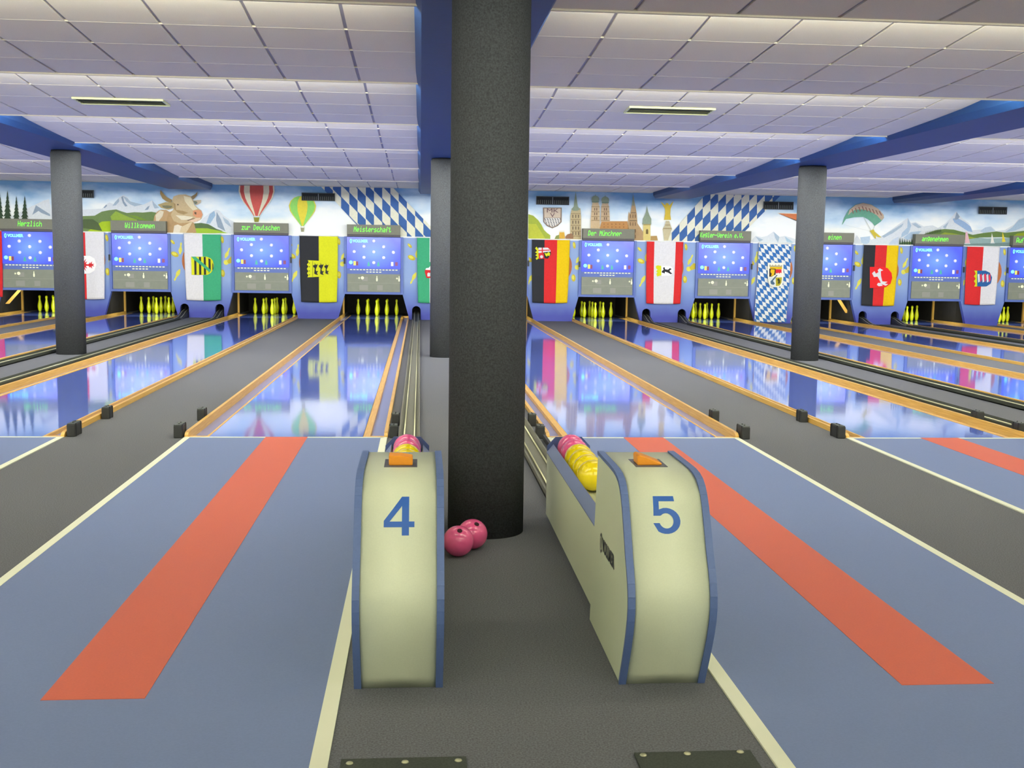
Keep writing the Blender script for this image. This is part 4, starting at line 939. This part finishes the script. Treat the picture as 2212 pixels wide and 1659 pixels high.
# ------------------------------------------------------------------ ball return cabinets
OUTL = [(-4.84, 0), (-4.965, .754), (-5.25, .754), (-5.34, .7525), (-5.40, .747), (-5.45, .735), (-5.485, .716), (-5.515, .69), (-5.545, .652), (-5.575, .60), (-5.603, .55), (-5.63, .50), (-5.66, .455), (-5.685, .41), (-5.70, .366), (-5.704, .326), (-5.698, .28), (-5.68, .225), (-5.655, .17), (-5.625, .11), (-5.593, .05), (-5.568, 0)]
def yfront(z):
    P = OUTL[3:]
    for (ya, za), (yb, zb) in zip(P, P[1:]):
        if zb <= z <= za: return ya+(yb-ya)*(za-z)/(za-zb)
    return P[0][0]
DIG = mat((36, 92, 176), .5)
def digit(kind, cx, z0, h, e, yoff):
    """number as flat print wrapped on the bowed front sheet"""
    bm = bmesh.new()
    def loop(pts):
        vs = [bm.verts.new((p[0], 0, p[1])) for p in pts]
        return [bm.edges.new((vs[k], vs[(k+1) % len(vs)])) for k in range(len(vs))]
    es = []
    if kind == '4':
        f = lambda u, v: (cx+(u-542)/372*h, z0+(1190-v)/372*h)
        es += loop([f(*p) for p in ((570, 818), (648, 818), (648, 1055), (706, 1055), (706, 1110), (648, 1110), (648, 1190), (572, 1190), (572, 1110), (378, 1110), (378, 1048))])
        es += loop([f(*p) for p in ((572, 905), (440, 1055), (572, 1055))])
    else:
        f = lambda u, v: (cx+(u-677)/555*h, z0+(1360-v)/555*h)
        pts = [(482, 808), (822, 808), (830, 882), (570, 882), (560, 1000)]
        pts += [(665+238*math.cos(math.radians(a)), 1168-192*math.sin(math.radians(a))) for a in range(112, -140, -14)][1:]
        # outer bowl ends lower left; inner bowl back
        pts += [(450, 1200), (556, 1200)]
        pts += [(670+118*math.cos(math.radians(a)), 1168-112*math.sin(math.radians(a))) for a in range(-150, 141, 15)]
        pts += [(572, 1092), (462, 1092)]
        es += loop([f(*p) for p in pts])
    bmesh.ops.triangle_fill(bm, use_beauty=True, edges=es)
    for z in [p[1] for p in OUTL[3:]]+[z0+h*k/12 for k in range(1, 12)]:
        bmesh.ops.bisect_plane(bm, geom=bm.verts[:]+bm.edges[:]+bm.faces[:], plane_co=(0, 0, z), plane_no=(0, 0, 1))
    for v in bm.verts: v.co.y = yfront(v.co.z)+yoff
    bmesh.ops.recalc_face_normals(bm, faces=bm.faces)
    me = bpy.data.meshes.new('number'); bm.to_mesh(me); bm.free(); me.materials.append(DIG)
    return link(bpy.data.objects.new('number', me), e)
def inset(pts, d):
    out = []; n = len(pts)
    for k in range(n):
        p0, p, p1 = Vector(pts[k-1]), Vector(pts[k]), Vector(pts[(k+1) % n])
        n0 = Vector((-(p-p0).y, (p-p0).x)).normalized(); n1 = Vector((-(p1-p).y, (p1-p).x)).normalized()
        q = (n0+n1).normalized(); out.append(tuple(p+q*d/max(.5, q.dot(n0))))
    return out
def cabinet(x0, x1, num, label, side):
    cx = (x0+x1)/2; e = empty('ball_return_cabinet', (cx, 0, 0), label=label, cat='ball return', group='cream ball return cabinets')
    a, b = x0-cx, x1-cx; t = .022
    base = [(y, z) for y, z in OUTL]
    for sg, (p, q) in (('l', (a, a+t)), ('r', (b-t, b))):
        m = MB(); m.prism(inset(base, .003), 'x', p+.001, q-.001, BEIGE); sp = m.build('side_panel', e)
        # blue edge trim following the outline (top and front only)
        m = MB(); seg = base[1:]
        for (ya, za), (yb, zb) in zip(seg, seg[1:]):
            d = Vector((yb-ya, zb-za)).normalized(); nn = Vector((-d.y, d.x))*(-1)
            i0 = (ya-nn.x*.012*-1*0, za); 
            A_ = Vector((ya, za)); B_ = Vector((yb, zb)); N = Vector((d.y, -d.x))
            if N.dot(Vector((ya+5.3, za-.35))) < 0: N = -N
            vs = []
            for P_ in (A_-N*.012, B_-N*.012, B_+N*.003, A_+N*.003):
                vs += [(p-.002, P_.x, P_.y), (q+.002, P_.x, P_.y)]
            m.add(vs, [(0, 1, 3, 2), (2, 3, 5, 4), (4, 5, 7, 6), (6, 7, 1, 0), (0, 2, 4, 6), (1, 7, 5, 3)], TRIM)
        m.build('edge_trim', sp, fix=False)
    # bowed front sheet and top
    m = MB(); pts = OUTL[1:]
    prof = [(y+.006 if k > 1 else y, z-(.006 if z > .7 else 0)) for k, (y, z) in enumerate(pts)]
    back = [(y+.02 if k > 1 else y, z-.02) for k, (y, z) in enumerate(prof)]
    n = len(prof); vs = [(a+t, y, z) for y, z in prof]+[(b-t, y, z) for y, z in prof]
    m.add(vs, [(k, k+1, n+k+1, n+k) for k in range(n-1)], BEIGE, True)
    o = m.build('front_sheet', e); sd = o.modifiers.new('thickness', 'SOLIDIFY'); sd.thickness = .006; sd.offset = 0
    MB().box((a+t, -4.97, .02), (b-t, -4.95, .74), BEIGE).build('rear_panel', e)
    MB().box((a+t, -5.55, .0), (b-t, -4.95, .015), mat((20, 20, 30), .6)).build('plinth', e)
    digit(num, 0, .565, .122, e, .0015)
    # call button on the top
    pl = MB().box((-.062, -5.29, .7485), (.062, -5.127, .752), mat((84, 86, 96), .5)).build('button_plate', e)
    m = MB(); OR = mat((236, 150, 30), .5, noise=.04, nscale=80)
    if side > 0: prof5 = [(-.05, .752), (.045, .752), (.045, .76), (-.02, .785), (-.045, .792), (-.052, .785)]
    else: prof5 = [(-.045, .752), (.045, .752), (.045, .782), (.0, .789), (-.045, .79)]
    m.prism(prof5, 'y', -5.262, -5.175 if side > 0 else -5.19, OR); m.build('orange_button', pl, .004)
    # ball magazine behind the cabinet
    yr, yf_ = -2.93, -4.93; zt = .39; zb = .02; am, bm_ = -.13, .13
    cradle = [(-.092, .437), (-.088, .40), (-.066, .357), (0, .345), (.066, .357), (.088, .40), (.092, .437)]
    sec = [(am, zb), (am, zt)]+cradle+[(bm_, zt), (bm_, zb)]
    m = MB(); m.prism(sec, 'y', yr, yf_, BEIGE)
    # rounded tail of the casing
    mg = m.build('magazine', e)
    m = MB()
    for sg in (-1, 1):
        m.prism([(sg*.131, .388), (sg*.131, .394), (sg*.092, .441), (sg*.092, .437), (sg*.128, .39)], 'y', yr, yf_, mat((122, 136, 176), .4))
    m.build('flange', mg)
    m = MB()
    for k in (-.03, .03): m.tube([(k, yf_, .3565), (k, yr, .3565)], .004, METAL)
    m.build('ball_rails', mg)
    MB().box((-.11, yf_, .0), (.11, yr-.25, zb), mat((24, 26, 30), .7)).build('foot', mg)
    m = MB(); w_ = .128
    m.prism([(-w_, .36), (w_, .36), (w_, .43), (w_-.05, .483), (-w_+.05, .483), (-w_, .43)], 'y', yr+.002, yr+.015, mat((70, 88, 138), .5))
    pass
    m.build('end_plate', mg)
    # makers name on the side facing the aisle
    me = text_mesh('VOLLMER', .072, .0004, .0022, align='LEFT'); me.materials.clear(); me.materials.append(mat((60, 62, 66), .5))
    o = link(bpy.data.objects.new('maker_lettering', me), e)
    if side > 0:
        o.rotation_euler = (math.pi/2, 0, -math.pi/2); o.location = (a-.0012, -5.135, .405); o.scale = (.86, 1, 1)
    else:
        o.rotation_euler = (math.pi/2, 0, math.pi/2); o.location = (b+.0012, -5.40, .405); o.scale = (.86, 1, 1)
    yy = -5.10 if side > 0 else -5.43; xx = (a-.001) if side > 0 else (b+.001)
    m = MB(); dk = mat((60, 62, 66), .5)
    for kk in range(8):
        a0, a1 = kk*math.pi/4, (kk+1)*math.pi/4
        P_ = lambda r, t: (xx-.0005*(1 if side > 0 else -1), yy+.6*r*math.cos(t), .405+r*math.sin(t))
        m.add([P_(.042, a0), P_(.042, a1), P_(.031, a1), P_(.031, a0)], [(0, 1, 2, 3)], dk)
    m.add([(xx-.0005*side, yy-.006, .385), (xx-.0005*side, yy+.006, .385), (xx-.0005*side, yy+.006, .425), (xx-.0005*side, yy-.006, .425)], [(0, 1, 2, 3)], dk)
    m.build('maker_emblem', e, fix=False)
    return e
cabinet(-.225, .088, '4', 'left cream ball return cabinet, showing the figure 4', -1)
cabinet(.732, 1.046, '5', 'right cream ball return cabinet, showing the figure 5', 1)
# ------------------------------------------------------------------ balls
def ball(x, y, z, mt, label, group, holes=True, rot=(0, 0, 0), r=.08):
    e = None
    bm = bmesh.new(); bmesh.ops.create_uvsphere(bm, u_segments=36, v_segments=20, radius=r)
    for f_ in bm.faces: f_.smooth = True
    me = bpy.data.meshes.new('ball'); bm.to_mesh(me); bm.free(); me.materials.append(mt)
    o = link(bpy.data.objects.new('ball', me)); o.location = (x, y, z); o.rotation_euler = rot; tag(o, label, 'ball', group)
    return o
G = 'balls resting in the return cabinets'
for (cx, nm) in ((-.0685, 'left'), (.889, 'right')):
    zc = .435
    for k, y in enumerate((-3.03, -3.195)):
        ball(cx, y, zc, PBALL, ('pink ball at the far end of the row in the %s cabinet' if k == 0 else 'pink ball touching the yellow balls in the %s cabinet') % nm, G)
    for k, y in enumerate((-3.36, -3.525, -3.69, -3.855)):
        ball(cx, y, zc, YBALL, ('yellow ball in the %s cabinet, ' % nm)+('farthest of four', 'second farthest of four', 'second nearest of four', 'nearest to the cabinet head')[k], G)
def floorball(x, y, label, hole):
    o = ball(x, y, .08, PBALL, label, 'pink balls on the carpet')
    d = Vector(hole).normalized(); dk = mat((50, 12, 28), .9)
    m = MB(); m.lathe([(.0135, -.02), (.0135, .0004), (.012, .0012), (.001, .0014)], (0, 0, 0), dk, 18)
    h = m.build('thumb_hole', o); q = d.to_track_quat('Z', 'Y'); h.rotation_euler = q.to_euler(); h.location = d*.0795
floorball(.205, -3.80, 'pink ball with a thumb hole on the carpet, front one of two', (.06, -.55, .8))
floorball(.285, -3.655-.0, 'pink ball with a thumb hole on the carpet, partly behind the other', (.25, -.55, .82))
# ------------------------------------------------------------------ dark plates with studs at the bottom edge
def plate(x0, x1, y1, studs, label):
    e = empty('floor_plate', ((x0+x1)/2, y1, 0), label=label, cat='floor plate', group='dark studded plates on the carpet')
    c = (x0+x1)/2
    MB().box((x0-c, -.6, 0), (x1-c, 0, .008), mat((56, 62, 56), .9, noise=.3, nscale=150)).build('rubber_mat', e)
    for (x, y) in studs: MB().lathe([(.012, 0), (.01, .003), (.001, .0045)], (x-c, y-y1, .008), METAL, 12).build('stud', e)
plate(-.232, .15, -6.147, [(-.205, -6.178), (-.037, -6.178), (.125, -6.175)], 'dark floor plate with three studs at the bottom, left one')
plate(.675, 1.045, -6.147, [(.70, -6.168), (.84, -6.164), (1.01, -6.16)], 'dark floor plate with three studs at the bottom, right one')
